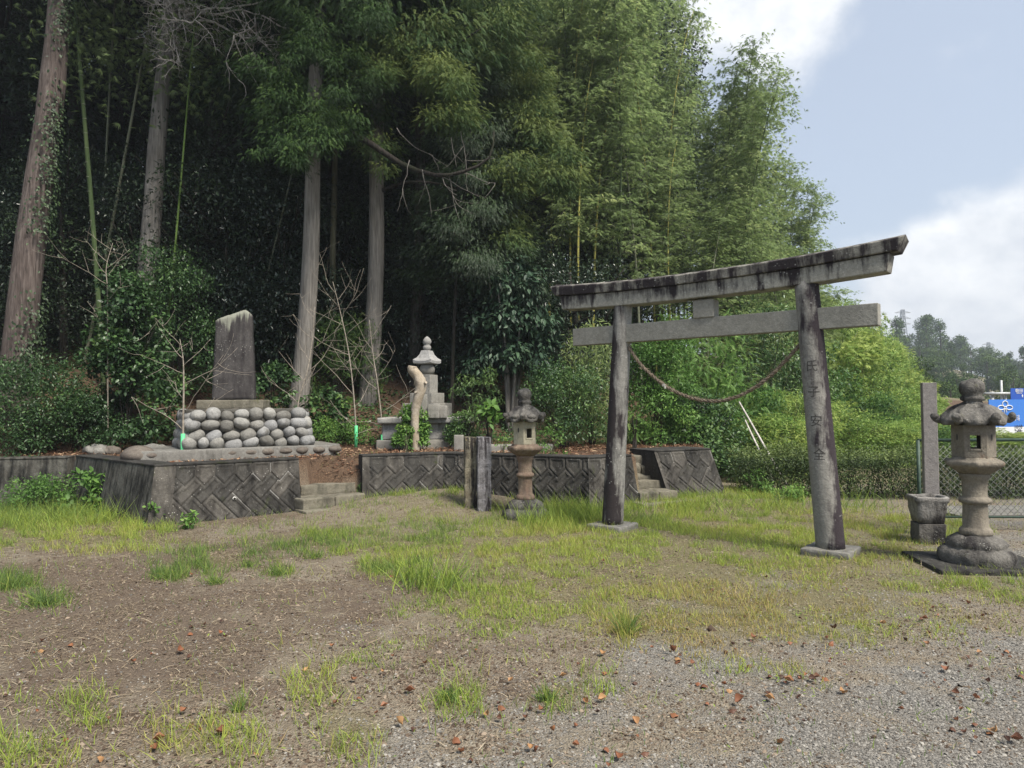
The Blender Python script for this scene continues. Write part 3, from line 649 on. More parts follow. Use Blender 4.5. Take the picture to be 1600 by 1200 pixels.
    for k in range(6):                                    # the curled corner tips
        a = k*PI/3; c = Vector((math.cos(a)*.378, math.sin(a)*.378, 1.435)); M = Matrix.Translation(c)@Matrix.Rotation(a, 4, 'Z')
        sp = bmesh.ops.create_uvsphere(b_.b, u_segments=16, v_segments=10, radius=1., matrix=M@Matrix.Diagonal((.042, .05, .040, 1)))
        sp = bmesh.ops.create_uvsphere(b_.b, u_segments=12, v_segments=8, radius=1., matrix=M@Matrix.Translation((-.045, 0, -.03))@Matrix.Diagonal((.075, .04, .035, 1)))
        if blocky:
            a2 = a+PI/6; c2 = Vector((math.cos(a2)*.28, math.sin(a2)*.28, 1.415))
            bmesh.ops.create_uvsphere(b_.b, u_segments=14, v_segments=8, radius=1., matrix=Matrix.Translation(c2)@Matrix.Rotation(a2, 4, 'Z')@Matrix.Diagonal((.075, .10, .04, 1)))
    b_.rough(.012, 0, 15.); obj('roof', b_.mesh('roof'), root, dk, True)
    fn = BM().lathe([(.09, 1.545), (.105, 1.56), (.098, 1.578), (.088, 1.585), (.118, 1.60), (.124, 1.62), (.112, 1.64), (.10, 1.648), (.125, 1.675), (.132, 1.71), (.128, 1.75), (.105, 1.785), (.06, 1.803), (.02, 1.812)], 36).rough(.014, 0, 10.)
    obj('jewel_finial', fn.mesh('jewel_finial'), root, dk, True)
    return root
pR = gr(1526, 884); pR[2] = .045
lantern('tall hexagonal stone lantern with a dark scrolled roof, before the chain link fence', pR, math.atan2(-pR[1], -pR[0])-PI/2+.10, (lantern_dark, lantern_buff, lantern_buff, lantern_buff), 1)
b_ = BM().box((0, 0, .0), (1.02, .86, .09)).bevel(.015, 2).rough(.008, 3, 6.); o = obj('plinth_slab', b_.mesh('plinth_slab'), None, concrete_dark, True, loc=(pR[0]+.02, pR[1], 0)); o.rotation_euler.z = -.12
tag(o, 'thin dark concrete slab on the grass under the lantern by the fence', 'slab')
pL = gr(821, 806, .03)
lantern('buff stone lantern with a reddish shaft standing by the timber posts', (pL[0], pL[1], 0.0), math.atan2(-pL[1], -pL[0])-PI/2+.42, (lantern_dark, lantern_rust, lantern_rust, stone('lantern_cream', (.36, .33, .24), (.10, .08, .06), (.44, .41, .31), .56, .7, streak=.8, moss=(.28, .2, .14), mosslo=.6)), 2, 1.)

# ================================================================== old timber posts, planter, post, fence
def oldpost(label, px0, px1, py0, py1, mat, Yd, seed):
    c = gr((px0+px1)/2, py1, .14); wpx = (px1-px0)/F*c[1]; top = CZ-((py0-634)/F)*c[1]
    b_ = BM(); n = 12; r1 = random.Random(seed)
    cs = [(-.5, -.5), (-.1, -.52), (.2, -.48), (.5, -.5), (.5, 0), (.5, .5), (-.5, .5), (-.5, .1)]
    b_.rings([[(x*wpx*(1.+.03*math.sin(z*3+k)), y*.24, z) for k, (x, y) in enumerate(cs)] for z in np.linspace(-.1, top, n)]).bevel(.01, 1).rough(.012, 1, 7.)
    o = obj('timber_post', b_.mesh('timber_post'), None, mat, False, loc=(c[0], c[1], 0.)); o.rotation_euler.z = .12; tag(o, label, 'timber post')
    return o
oldpost('cut off timber post, yellowed and rotting, left of its grey twin', 726, 744.5, 682, 786, wood_old, 0, 1)
oldpost('cut off timber post with grey and black streaks, next to the smaller lantern', 746, 767, 682, 788, wood_grey, 0, 2)
pP = gr(1446, 851)
pl = thing('stone_planter', 'mossy square stone vase tapering down onto a block, at the fence end', 'stone vase', (pP[0]*1.0+.115, pP[1]+.15, 0), -.18)
b_ = BM().box((0, 0, .095), (.265, .265, .23)).bevel(.012, 2).rough(.008, 2, 8.); obj('foot_block', b_.mesh('foot_block'), pl, lantern_dark, True)
b_ = BM(); R_ = []
for hw_, z in ((.122, .21), (.150, .42), (.165, .46), (.168, .50), (.132, .50), (.12, .43)): R_.append([(x*hw_, y*hw_, z) for x, y in ((-1, -1), (0, -1), (1, -1), (1, 0), (1, 1), (0, 1), (-1, 1), (-1, 0))])
b_.rings(R_).bevel(.01, 1).rough(.012, 2, 8.)
obj('bowl', b_.mesh('bowl'), pl, stone('planter_m', (.19, .18, .165), (.03, .027, .025), (.36, .35, .33), .47, .56, bias=(0, 0, -.15), b0=.05, spot=.7, streak=.6, bump=.8), True)
pc_ = at(1453, 700, 8.25)
b_ = BM().box((0, 0, .865), (.145, .14, 1.73)).bevel(.008, 2).rough(.003, 3, 6.)
post = obj('stone_post', b_.mesh('stone_post'), None, post_conc, False, loc=(pc_[0], pc_[1], 0)); post.rotation_euler.z = -.35; tag(post, 'plain square stone post rising behind the stone vase', 'stone post')
for k in range(7): b_ = BM().box((.074, rnd.uniform(-.03, .03), 1.62-k*.16), (.002, rnd.uniform(.03, .06), rnd.uniform(.03, .07))); obj('worn_mark', b_.mesh('worn_mark'), post, carve)
# chain link fence
f0 = at(1436, 760, 8.55); f1 = np.array([f0[0]+4.2, f0[1]-.25, 0])
fd = (f1-f0)[:2]; FL = np.linalg.norm(fd); fan = math.atan2(fd[1], fd[0])
fence = thing('chain_link_fence', 'green framed chain link fence behind the right hand lantern', 'fence', (f0[0], f0[1], 0), fan)
for x in (0, 2.0, 4.0):
    v, t, a = tube_np([(x, 0, -.1), (x, 0, 1.06)], .021, 12); obj('fence_post', tri_mesh('fence_post', v, t), fence, fence_green, True)
for z, r in ((1.06, .02), (.16, .012)):
    v, t, a = tube_np([(0, 0, z), (FL, 0, z)], r, 10); obj('rail', tri_mesh('rail', v, t), fence, fence_green, True)
pt = []; s = .075; z0, z1 = .17, 1.04
for k in range(-int((z1-z0)/s)-1, int(FL/s)+1):
    for sg in (1, -1):
        pts_ = []
        for q in range(int((z1-z0)/s*1)+1):
            x = k*s+q*s if sg > 0 else k*s+(z1-z0)-q*s; z = z0+q*s
            if 0 <= x <= FL: pts_.append((x, .004*sg, z))
        if len(pts_) > 1: pt.append(tube_np([pts_[0], pts_[-1]], .0022, 4))
v, t, a = join(pt); obj('wire_mesh', tri_mesh('wire_mesh', v, t), fence, fence_wire)
# strip of old concrete behind the fence
b_ = BM().box((8.3, 9.9, .012), (5.0, .9, .045)).rough(.004, 4, 3.); struct(obj('path', b_.mesh('path'), None, concrete_pale))

# ================================================================== monument of cobbles with the tablet
def hz(p): return float(HT(p[0], p[1]))
mo = at(381, 700, 11.72); MZ = .735; myaw = .54
mon = thing('cobble_monument', 'stepped platform of rounded grey cobbles on a concrete footing', 'monument base', (mo[0], mo[1], MZ), myaw)
b_ = BM(); FT = [(-1.62, -.72), (-1.25, -.84), (1.25, -.74), (1.5, -.35), (1.45, .8), (-1.5, .8)]
b_.rings([[(x*1.03, y*1.03, -.15) for x, y in FT], [(x, y, .06) for x, y in FT], [(x*.98, y*.98, .15) for x, y in FT]]).bevel(.015, 2).rough(.01, 2, 5.)
obj('footing', b_.mesh('footing'), mon, concrete_pale, True)
b_ = BM()
for k in range(11):
    x = -1.38+k*.265; y = -.775+.012*k*0; rr = rnd.uniform(.10, .14)
    bmesh.ops.create_uvsphere(b_.b, u_segments=16, v_segments=10, radius=1, matrix=Matrix.Translation((x, y+.05, .085))@Matrix.Diagonal((rr*1.05, .085, .058, 1)))
bmesh.ops.create_uvsphere(b_.b, u_segments=20, v_segments=12, radius=1, matrix=Matrix.Translation((-1.55, -.45, .08))@Matrix.Diagonal((.24, .32, .14, 1)))
b_.rough(.012, 0, 6.); obj('footing_stones', b_.mesh('footing_stones'), mon, cobble_brown, True)
W0, W1, CH = .93, .84, .60
b_ = BM().rings([[(x*W0, y*.55, .1) for x, y in ((-1, -1), (1, -1), (1, 1), (-1, 1))], [(x*W1, y*.44, CH+.10) for x, y in ((-1, -1), (1, -1), (1, 1), (-1, 1))]]).bevel(.03, 2).rough(.012, 3, 5.)
obj('mortar_core', b_.mesh('mortar_core'), mon, mortar, True)
def cob(b_, c, ax, ay, az, rot, side=0.):
    M = Matrix.Translation(c)@Matrix.Rotation(side, 4, 'Z')@Matrix.Rotation(rot, 4, 'Y')@Matrix.Diagonal((ax, ay, az, 1))
    r = bmesh.ops.create_uvsphere(b_.b, u_segments=20, v_segments=14, radius=1, matrix=Matrix())
    pw = rnd.uniform(.86, .98)
    for v in r['verts']:
        q = [math.copysign(abs(x)**pw, x) for x in v.co]; v.co = M@Vector(q)
b1 = BM(); b2 = BM(); rows = [(4, .60, 6, 1.), (3, .455, 8, 0), (2, .32, 8, 0), (1, .19, 8, 0)]
for face in ('front', 'left', 'right'):
    for (rw, z, n, big) in [(0, .645, 8, 1), (1, .50, 8, 0), (2, .355, 8, 0), (3, .215, 9, 0)]:
        hwid = (W0-(W0-W1)*(z-.1)/CH); dp = (.55-.11*(z-.1)/CH)
        L = 2*hwid if face == 'front' else 2*dp; n_ = n if face == 'front' else max(2, int(n*.5))
        ws = [rnd.uniform(.8, 1.25) for _ in range(n_)]; tot = sum(ws); xx = -L/2-.02-(.06 if rw % 2 else 0)
        for q in ws:
            wd = q/tot*(L+.04+(.06 if rw % 2 else 0)); c = xx+wd/2; xx += wd
            hzz = .094*rnd.uniform(.85, 1.22); rot = rnd.uniform(-.6, .6) if not big else rnd.uniform(-.08, .08)
            tgt = b1
            if face == 'front': cob(tgt, (c, -dp-.005, z+rnd.uniform(-.028, .028)), wd*.52, .12, hzz, rot)
            else:
                sx_ = -1 if face == 'left' else 1; cob(tgt, (sx_*(hwid+.005), c, z), wd*.51, .10, hzz, rot, PI/2)
b1.rough(.010, 0, 6.); obj('cobbles', b1.mesh('cobbles'), mon, cobble, True)
b2.b.free()
b_ = BM().box((0, 0, CH+.115), (1.86, .92, .06)).bevel(.02, 2).rough(.012, 3, 7.); obj('top_slab', b_.mesh('top_slab'), mon, mortar, True)
tb = at(366, 625, 11.95); tz0 = MZ+CH+.145
tab = thing('stone_tablet', 'tall upright dark memorial stone with a lichen covered broken top', 'memorial stone', (tb[0], tb[1], tz0), .12)
b_ = BM().box((.0, 0, .07), (1.04, .55, .15)).bevel(.02, 2).rough(.012, 3, 6.); obj('plinth', b_.mesh('plinth'), tab, step_stone, True)
b_ = BM(); R_ = []
xs = np.linspace(-1, 1, 15)
def topz(x): return 1.40+.045*x+.045/(1+math.exp(-(x-.25)*14))-.012*math.sin(x*7)-.06*max(0, abs(x)-.75)/.25
for k in range(25):
    t = k/24; hwid = .335-.055*t; y = .13-.02*t; ring = []
    for x in xs: ring.append((x*hwid-.00*t, -y*(1-.25*x**4), .14+t*(topz(x)+.05*0)))
    for x in xs[::-1]: ring.append((x*hwid, y*(1-.25*x**4), .14+t*topz(x)))
    R_.append(ring)
b_.rings(R_).rough(.012, 0, 5.); obj('slab', b_.mesh('slab'), tab, 'tablet_stone', True)
# pale lichen crust over the broken top and running down the face
nt = tablet_stone.node_tree; bs = nt.nodes['Principled BSDF']; src = bs.inputs['Base Color'].links[0].from_socket
co = nn(nt, 'ShaderNodeTexCoord').outputs['Object']; sz_ = nn(nt, 'ShaderNodeSeparateXYZ', {0: co})
st_ = noise(nt, co, 2.6, 5., .6, (5.5, 1, .45))
edgez = math_(nt, 'ADD', sz_.outputs[2], math_(nt, 'ADD', math_(nt, 'MULTIPLY', st_, 1.0), math_(nt, 'MULTIPLY', math_(nt, 'ABSOLUTE', math_(nt, 'ADD', sz_.outputs[0], .10)), -.55)))
nt.links.new(mixc(nt, mrange(nt, edgez, 1.84, 1.94), src, (.21, .215, .175)), bs.inputs['Base Color'])

# ================================================================== five ring tower and its platform
gp = at(667, 695, 13.3); GZ = float(HT(gp[0], gp[1]))
gd = thing('stone_platform', 'grey block platform with an overhanging capstone under the five ringed tower', 'platform', (gp[0], gp[1]+.25, GZ), .05)
b_ = BM()
for r in range(2):
    for k in range(4): b_.box(((k-1.5)*(.44-.05*r), 0, .0+r*.30), (.43-.05*r, 1.45-.15*r, .29))
b_.bevel(.025, 2).rough(.014, 2, 7.); obj('blocks', b_.mesh('blocks'), gd, granite, True)
b_ = BM()
for k in range(3): b_.box((-.57+k*.57, 0, .49), (.565, 1.5, .10))
b_.bevel(.012, 1).rough(.006, 2, 7.); obj('capstone', b_.mesh('capstone'), gd, granite, True)
PZ = GZ+.54
gt = thing('five_ring_tower', 'pale granite stupa of stacked cube, ball, peaked roof and jewel', 'stone stupa', (gp[0]-.02, gp[1]+.25, PZ), -.42)
for nm, dd, zz, hh in (('lower_step', .68, .13, .26), ('upper_step', .47, .355, .19), ('cube', .29, .62, .34)):
    b_ = BM().box((0, 0, zz), (dd, dd, hh)).bevel(.01, 2).rough(.004, 2, 7.); obj(nm, b_.mesh(nm), gt, granite)
b_ = BM().lathe([(.06, .785), (.105, .80), (.138, .84), (.145, .89), (.138, .94), (.105, .98), (.06, .99)], 32); obj('ball', b_.mesh('ball'), gt, granite, True)
b_ = BM(); R_ = []
for hw_, z, c_ in ((.12, .985, 0), (.19, .995, .015), (.195, 1.045, .03), (.145, 1.10, .01), (.105, 1.17, 0), (.08, 1.245, 0)):
    ring = []
    for k in range(32):
        a = -PI/4+k*PI/16+PI/2*0; s, c = math.sin(a), math.cos(a); q = max(abs(s), abs(c)); x, y = c/q*hw_, s/q*hw_
        cn = (abs(x*y)/(hw_*hw_))**3; ring.append((x, y, z+c_*cn))
    R_.append(ring)
b_.rings(R_).bevel(.004, 1).rough(.003, 0, 7.); obj('roof', b_.mesh('roof'), gt, granite)
b_ = BM().lathe([(.055, 1.24), (.075, 1.27), (.08, 1.31), (.065, 1.335), (.05, 1.345), (.07, 1.37), (.082, 1.41), (.072, 1.45), (.04, 1.49), (.006, 1.515)], 28).rough(.004, 0, 9); obj('jewel', b_.mesh('jewel'), gt, granite, True)
def smallstone(name, label, cat, px, py, Yd, d, mat=granite, rz=0., z=None):
    c = at(px, py, Yd); zz = (float(HT(c[0], c[1])) if z is None else z)
    b_ = BM().box((0, 0, d[2]/2-.01), d).bevel(.015, 2).rough(.006, 2, 8.)
    o = obj(name, b_.mesh(name), None, mat, True, loc=(c[0], c[1], zz)); o.rotation_euler.z = rz; tag(o, label, cat); return o
smallstone('stele', 'narrow upright stone standing against the steps of the tower', 'stele', 662, 628, 12.78, (.13, .09, .42), z=PZ)
smallstone('offering_block', 'low dark offering block beside the narrow upright stone', 'offering stone', 678, 640, 12.75, (.20, .16, .24), z=PZ)
smallstone('side_marker', 'small squared marker stone at the right foot of the tower', 'marker stone', 692, 640, 12.8, (.15, .12, .22), z=PZ)
smallstone('boundary_stone', 'short pale boundary stone just left of the timber posts', 'boundary stone', 717, 705, 12.3, (.16, .14, .30), z=.72)
smallstone('kerb_slab', 'flat pale kerb stone lying behind the smaller lantern', 'kerb stone', 810, 708, 12.2, (1.15, .3, .16), z=.70)
for k, (px, py, r, lb) in enumerate(((151, 694, .16, 'small rounded boulder on the leaf litter under the glossy bush'), (172, 690, .11, 'darker stone behind the small boulder under the glossy bush'), (243, 700, .20, 'grey rock half buried at the left of the cobble monument'))):
    c = at(px, py, 12.2 if k < 2 else 11.6); b_ = BM(); bmesh.ops.create_icosphere(b_.b, subdivisions=4, radius=1, matrix=Matrix.Diagonal((r*1.5, r, r*.75, 1))); b_.rough(.05, 0, 4.)
    tag(obj('boulder', b_.mesh('boulder'), None, cobble if k != 1 else cobble_brown, True, loc=(c[0], c[1], hz(c)+.05)), lb, 'boulder')

# ================================================================== trees: trunks
def trunk(root, px0, py0, px1, py1, Y0, d0, mat, z_low=None, H=19., lean_y=0., extra=(), name='trunk', wob=.02, seg=14, flare=.25):
    """trunk through two picture points at depth Y0, carried down to the ground and up to height H; local to root"""
    a, b2 = at(px0, py0, Y0), at(px1, py1, Y0+lean_y); s = (b2-a)/(b2[2]-a[2])
    zg = HT(a[0], a[1])-.1 if z_low is None else z_low
    base = a+s*(zg-a[2]); zs = np.linspace(0, H, 26); P = base+s*zs[:, None]
    P[:, 0] += .05*np.sin(zs*.8+px0); r = d0/2*(1-.75*zs/H)*(1+flare*np.exp(-zs/.5))
    v, t, q = tube_np(P-np.array([*base[:2], 0]), r, seg, wob)
    return base, s, v, t, P, r
def tree(name, label, cat, px0, py0, px1, py1, Y0, d0, mat, group=None, **k):
    base, s, v, t, P, r = trunk(None, px0, py0, px1, py1, Y0, d0, mat, **k)
    root = thing(name, label, cat, (base[0], base[1], 0), 0, group)
    tk = obj('trunk', tri_mesh('trunk', v, t), root, mat, True)
    return root, tk, base, s
# conifer bough clouds -------------------------------------------------
FR = [frond(8, .30, .028, .35), frond(7, .36, .030, .5), frond(7, .30, .036, .55)]
def boughs(centres, R_, n, out, size, flat=.55, droop=.6, tvar=.10, tmpl=FR, t0=.35):
    parts = []
    for c, r, o in zip(centres, R_, out):
        k = int(n*r*r*rnd.uniform(.8, 1.2)); p = rs.normal(0, .42, (k, 3)); p *= np.minimum(1, 1/np.maximum(np.linalg.norm(p, axis=1, keepdims=True), 1e-3))**.3
        P = np.asarray(c)+p*np.array([r, r, r*flat]); o = np.asarray(o, float)
        y = unit(p*np.array([1, 1, .3])+o*.8+rs.normal(0, .35, (k, 3)))+np.array([0, 0, -droop])
        z = np.array([0, 0, 1.])+rs.normal(0, .45, (k, 3))
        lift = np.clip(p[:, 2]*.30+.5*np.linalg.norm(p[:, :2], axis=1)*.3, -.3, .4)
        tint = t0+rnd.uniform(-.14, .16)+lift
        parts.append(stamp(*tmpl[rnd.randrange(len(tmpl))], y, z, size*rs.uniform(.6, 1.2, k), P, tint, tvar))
    return join(parts)
def limb(P, r0, r1, seg=6): return tube_np(P, np.linspace(r0, r1, len(P)), seg)
def conifer_crown(seed, h0, h1, rad, nb, dens, size, tmpl=FR, droop=.6, shape=.6, t0=.35):
    global rnd; keep = rnd; rnd = random.Random(seed); cs, rr, oo, lb = [], [], [], []
    for k in range(nb):
        t = (k+.5)/nb; h = h0+(h1-h0)*t; a = k*2.4+rnd.uniform(-.3, .3); R_ = rad*(1-t)**shape*rnd.uniform(.65, 1.1)+.3
        d = np.array([math.cos(a), math.sin(a), 0]); e = d*R_+np.array([0, 0, h+R_*.05])
        lb.append(limb(curve([(0, 0, h), d*R_*.5+np.array([0, 0, h-.12*R_]), e], 6), .05*(1-t)+.015, .012, 5))
        for q in (.5, .85): cs.append(d*R_*q+np.array([0, 0, h-.1*R_*q])); rr.append(.35*R_*(1.2-q*.3)+.25); oo.append(d)
    f = boughs(cs, rr, dens, oo, size, droop=droop, tmpl=tmpl, t0=t0); rnd = keep
    return tri_mesh('crown', *f), tri_mesh('limbs', *join(lb)[:2])
CR = [conifer_crown(1, 8.3, 19, 3.0, 40, 480, .24), conifer_crown(2, 9.3, 19, 2.6, 38, 480, .24), conifer_crown(3, 10.5, 20, 3.0, 34, 480, .24)]
def add_crown(root, k, mat, s, sc=1., rz=0., low=True):
    M = Matrix(((sc, 0, s[0], 0), (0, sc, s[1], 0), (0, 0, sc, 0), (0, 0, 0, 1)))@Matrix.Rotation(rz, 4, 'Z')
    c = obj('crown', CR[k][0], root); c.matrix_basis = M
    if not CR[k][0].materials: CR[k][0].materials.append(mat)
    else:
        c.material_slots[0].link = 'OBJECT'; c.material_slots[0].material = mat
    l = obj('limbs', CR[k][1], root); l.matrix_basis = M
    if not CR[k][1].materials: CR[k][1].materials.append(bark_dark)
def bough_at(root, pts, n, size, mat, t0, droop=.6, tmpl=FR, flat=.6, nm='bough'):
    """low boughs seen in the photo: (px, py, depth, radius)"""
    o = np.array(root.location); cs = [at(px, py, Yd)-o for px, py, Yd, r in pts]
    f = boughs(cs, [p[3] for p in pts], n, [np.array([c[0]*.4, -.6, 0])/max(.6, np.linalg.norm(c[:2])) for c in cs], size, droop=droop, t0=t0, tmpl=tmpl, flat=flat)
    return obj(nm, tri_mesh(nm, *f), root, mat)
def limb_px(root, pts, r0, r1, mat, nm='limb', n=16):
    o = np.array(root.location); P = curve([at(*p)-o for p in pts], n); v, t, a = limb(P, r0, r1, 7); return obj(nm, tri_mesh(nm, v, t), root, mat, True)

T1, k1, b1_, s1 = tree('cedar_tree', 'thick reddish cedar trunk wrapped with ivy at the left edge', 'cedar tree', 40, 480, 88, 40, 13.6, .60, bark_cedar, z_low=1.0, lean_y=.4)
add_crown(T1, 2, L_cedar, s1, 1.15)
n = 2600; zz = rs.uniform(1., 9.5, n); an = rs.normal(-.35, .55, n); P = (s1*(zz)[:, None]); rr_ = .30*(1-.75*zz/19)+.03+np.abs(rs.normal(0, .05, n))
keep = (np.sin(zz*1.6)+np.sin(zz*3.1+1)*.6+rs.normal(0, .6, n)) > -.3; P = P+np.stack([np.cos(an)*rr_, np.sin(an)*rr_-.02, b1_[2]+0*zz], 1); P = P[keep]; an = an[keep]
f = stamp(*L_OV, np.stack([np.cos(an)*.4+rs.normal(0, .5, len(P)), rs.normal(-.3, .4, len(P)), -.8+0*an], 1), np.stack([np.cos(an), np.sin(an)-.4, 0*an+.3], 1), rs.uniform(.04, .085, len(P)), P, np.full(len(P), .62), .2)
obj('ivy', tri_mesh('ivy', *f), T1, L_dark)
T2, k2, b2_, s2 = tree('cedar_tree', 'bare grey cedar trunk leaning right under a tangle of dead branches', 'cedar tree', 225, 440, 264, 70, 15.2, .47, bark_grey, z_low=.9, lean_y=.3)
add_crown(T2, 2, L_cypress, s2, 1.05, 1.)
o2 = np.array(T2.location); tw = []
def twig(p, d, L, r, depth, r1, out, curl=.25, fork=3, gz=-.02):
    n = 7; P = [np.array(p, float)]; d = unit(np.array(d, float))
    for k in range(n):
        d = unit(d+np.array([r1.gauss(0, curl), r1.gauss(0, curl), r1.gauss(0, curl)+gz])); P.append(P[-1]+d*L/n)
    out.append(tube_np(np.array(P), np.linspace(r, r*.35, n+1), 5 if r > .008 else 4))
    if depth > 0:
        for q in range(fork):
            i = r1.randint(2, n); dd = unit(d*.5+np.array([r1.gauss(0, .75), r1.gauss(0, .75), r1.gauss(0, .6)]))
            twig(P[i], dd, L*r1.uniform(.45, .7), r*.55, depth-1, r1, out, curl, fork, gz)
r1 = random.Random(5)
for k in range(13):
    c = at(264+r1.uniform(-10, 18), r1.uniform(-20, 55), 15.2)-o2
    twig(c, (r1.uniform(-.5, 1.2), r1.uniform(-1, .2), r1.uniform(-.6, .4)), r1.uniform(.7, 1.5), .021, 3, r1, tw, .28, 4, -.04)
for k in range(3):
    twig(at(280+8*k, 15+10*k, 15.1)-o2, (1, -.5, -.15), 1.9, .032, 3, r1, tw, .2, 4, -.03)
f = join(tw); obj('dead_branches', tri_mesh('dead_branches', f[0], f[1]), T2, dead_twig)
T3, k3, b3_, s3 = tree('cypress_tree', 'grey trunked cypress with bright drooping foliage behind the cobble monument', 'cypress tree', 470, 620, 487, 300, 14.6, .385, bark_grey, z_low=.8)
add_crown(T3, 1, L_cypress, s3, 1.1, 2.)
rb = random.Random(3); pts = []
for cx, cy, w_, h_, nn_ in ((462, 235, 45, 30, 8), (445, 140, 40, 55, 9), (525, 110, 40, 70, 11), (480, 40, 60, 50, 10), (510, 195, 40, 35, 7), (425, 225, 16, 26, 3), (565, 50, 30, 40, 5), (548, 170, 26, 30, 3), (486, 170, 26, 60, 9), (488, 70, 30, 40, 7)):
    for k in range(nn_): pts.append((cx+rb.gauss(0, w_*.6), cy+rb.gauss(0, h_*.6), 14.6-rb.uniform(.5, 2.2), rb.uniform(.16, .42)))
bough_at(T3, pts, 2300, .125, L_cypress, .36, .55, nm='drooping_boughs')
T4, k4, b4_, s4 = tree('cedar_tree', 'straight grey cedar trunk left of the stone tower', 'cedar tree', 577, 600, 586, 370, 15.6, .40, bark_grey, z_low=.8)
add_crown(T4, 0, L_cedar, s4, 1.05, 3.3)
pts = []
for cx, cy, w_, h_, nn_, dd in ((680, 150, 50, 45, 12, 1.5), (690, 120, 50, 30, 5, 2.), (640, 60, 60, 40, 8, 1), (770, 60, 60, 50, 10, .5), (592, 120, 22, 70, 7, 1.2), (590, 235, 16, 30, 3, .8)):
    for k in range(nn_): pts.append((cx+rb.gauss(0, w_*.55), cy+rb.gauss(0, h_*.55), 15.4-rb.uniform(0, dd+.6), rb.uniform(.3, .6)))
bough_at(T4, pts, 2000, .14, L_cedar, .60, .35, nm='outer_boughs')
pts = []
for cx, cy, w_, h_, nn_, dd in ((840, 200, 40, 40, 10, .5), (800, 285, 42, 28, 9, 1.), (870, 290, 30, 40, 7, .6), (800, 360, 16, 26, 5, .8), (830, 120, 40, 60, 9, .5), (770, 180, 40, 60, 7, 0)):
    for k in range(nn_): pts.append((cx+rb.gauss(0, w_*.55), cy+rb.gauss(0, h_*.55), 16.4-rb.uniform(0, dd+.6), rb.uniform(.35, .65)))
T6, k6, b6_, s6 = tree('cedar_tree', 'dark slender cedar trunk rising right behind the stone tower', 'cedar tree', 651, 540, 655, 200, 16.6, .29, bark_slim, z_low=1.2)
add_crown(T6, 1, L_cedar, s6, 1.1, .7)
bough_at(T6, pts, 2000, .14, L_cedar, .52, .35, nm='outer_boughs')
limb_px(T6, [(655, 330, 17.5), (740, 350, 17), (800, 330, 16.6), (860, 300, 16.2)], .06, .02, bark_dark)
limb_px(T6, [(655, 250, 17.5), (720, 240, 17), (800, 210, 16.4), (850, 200, 16.2)], .06, .02, bark_dark)
limb_px(T4, [(590, 300, 15.6), (640, 285, 15.3), (700, 290, 15), (760, 310, 14.8)], .045, .012, bark_dark)
limb_px(T3, [(488, 208, 14.6), (530, 203, 14.3), (575, 222, 14.1), (625, 255, 14.), (680, 274, 13.9), (725, 268, 13.8), (765, 246, 13.7), (772, 204, 13.7)], .085, .012, bark_dark)
tw = []; o3 = np.array(T3.location)
for (px, py, dx, dz) in ((682, 273, .9, -.5), (700, 272, .7, -.9), (660, 265, .1, -1), (690, 272, .3, -.8), (620, 200, .4, -.6), (640, 250, -.2, -.7), (715, 270, 1., -.2), (705, 215, .2, -1), (720, 205, .1, -1)):
    twig(at(px, py, 13.9)-o3, (dx, r1.uniform(-.4, .2), dz), r1.uniform(.6, 1.2), .010, 1, r1, tw, .14, 2, .05)
f = join(tw); obj('dead_twigs', tri_mesh('dead_twigs', f[0], f[1]), T3, bark_grey)
T5, k5, b5_, s5 = tree('slender_tree', 'thin mossy olive trunk between the two pale cedars', 'young tree', 524, 520, 522, 350, 16.0, .18, bark_moss, z_low=1.2, H=13)
add_crown(T5, 1, L_dark, s5, .75, 1.7)
for (a_, Yd, dd, mt, lb) in (((706, 600, 716, 450), 15.5, .09, bark_dark, 'thin crooked dark trunk right of the stone tower'), ((795, 640, 806, 560), 14.6, .15, bark_grey, None)):
    if lb:
        t_, _, _, s_5 = tree('slender_tree', lb, 'young tree', *a_, Yd, dd, mt, H=9, wob=.04); add_crown(t_, 0, L_dark, s_5, .5, .3)
# ------------------------------------------------------------------ broadleaf masses
def cloud(centres, radii, dens, size, tmpl=L_RH, flat=.8, t0=.4, tv=.14, out=.7, clump=.16, droop=.25, lo=-.9):
    parts = []
    for c, r in zip(centres, radii):
        k = max(6, int(dens*r**2)); p = rs.normal(0, 1, (k, 3)); p = unit(p)*(rs.uniform(.25, 1, (k, 1))**.55); p[:, 2] = np.where(p[:, 2] < lo, -p[:, 2]*.4, p[:, 2])
        P = np.asarray(c)+p*np.array([r, r, r*flat]); y = unit(p*out+rs.normal(0, .6, (k, 3)))+np.array([0, 0, -droop]); z = p*.7+np.array([0, 0, .9])+rs.normal(0, .4, (k, 3))
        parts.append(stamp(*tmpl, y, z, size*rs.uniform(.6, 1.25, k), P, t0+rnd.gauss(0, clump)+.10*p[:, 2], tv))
    return join(parts)
def blob_centres(r1, n, W, Dp, H0, H1, top=.55):
    cs, rr = [], []
    for _ in range(n):
        a = r1.uniform(0, 2*PI); t = r1.random(); q = math.sqrt(r1.random()); w_ = 1-top*t
        cs.append((math.cos(a)*q*W*w_, math.sin(a)*q*Dp*w_, H0+(H1-H0)*t)); rr.append(r1.uniform(.18, .34)*min(W, 1.6))
    return cs, rr
def stems(r1, n, W, Dp, H, r, z0=-.15):
    out = []
    for _ in range(n):
        a = r1.uniform(0, 2*PI); q = r1.uniform(.2, .8); e = (math.cos(a)*q*W, math.sin(a)*q*Dp, H*r1.uniform(.6, .9))
        out.append(limb(curve([(r1.gauss(0, .05), r1.gauss(0, .05), z0), (e[0]*.35, e[1]*.35, e[2]*.5), e], 8), r, r*.3, 5))
    return join(out)
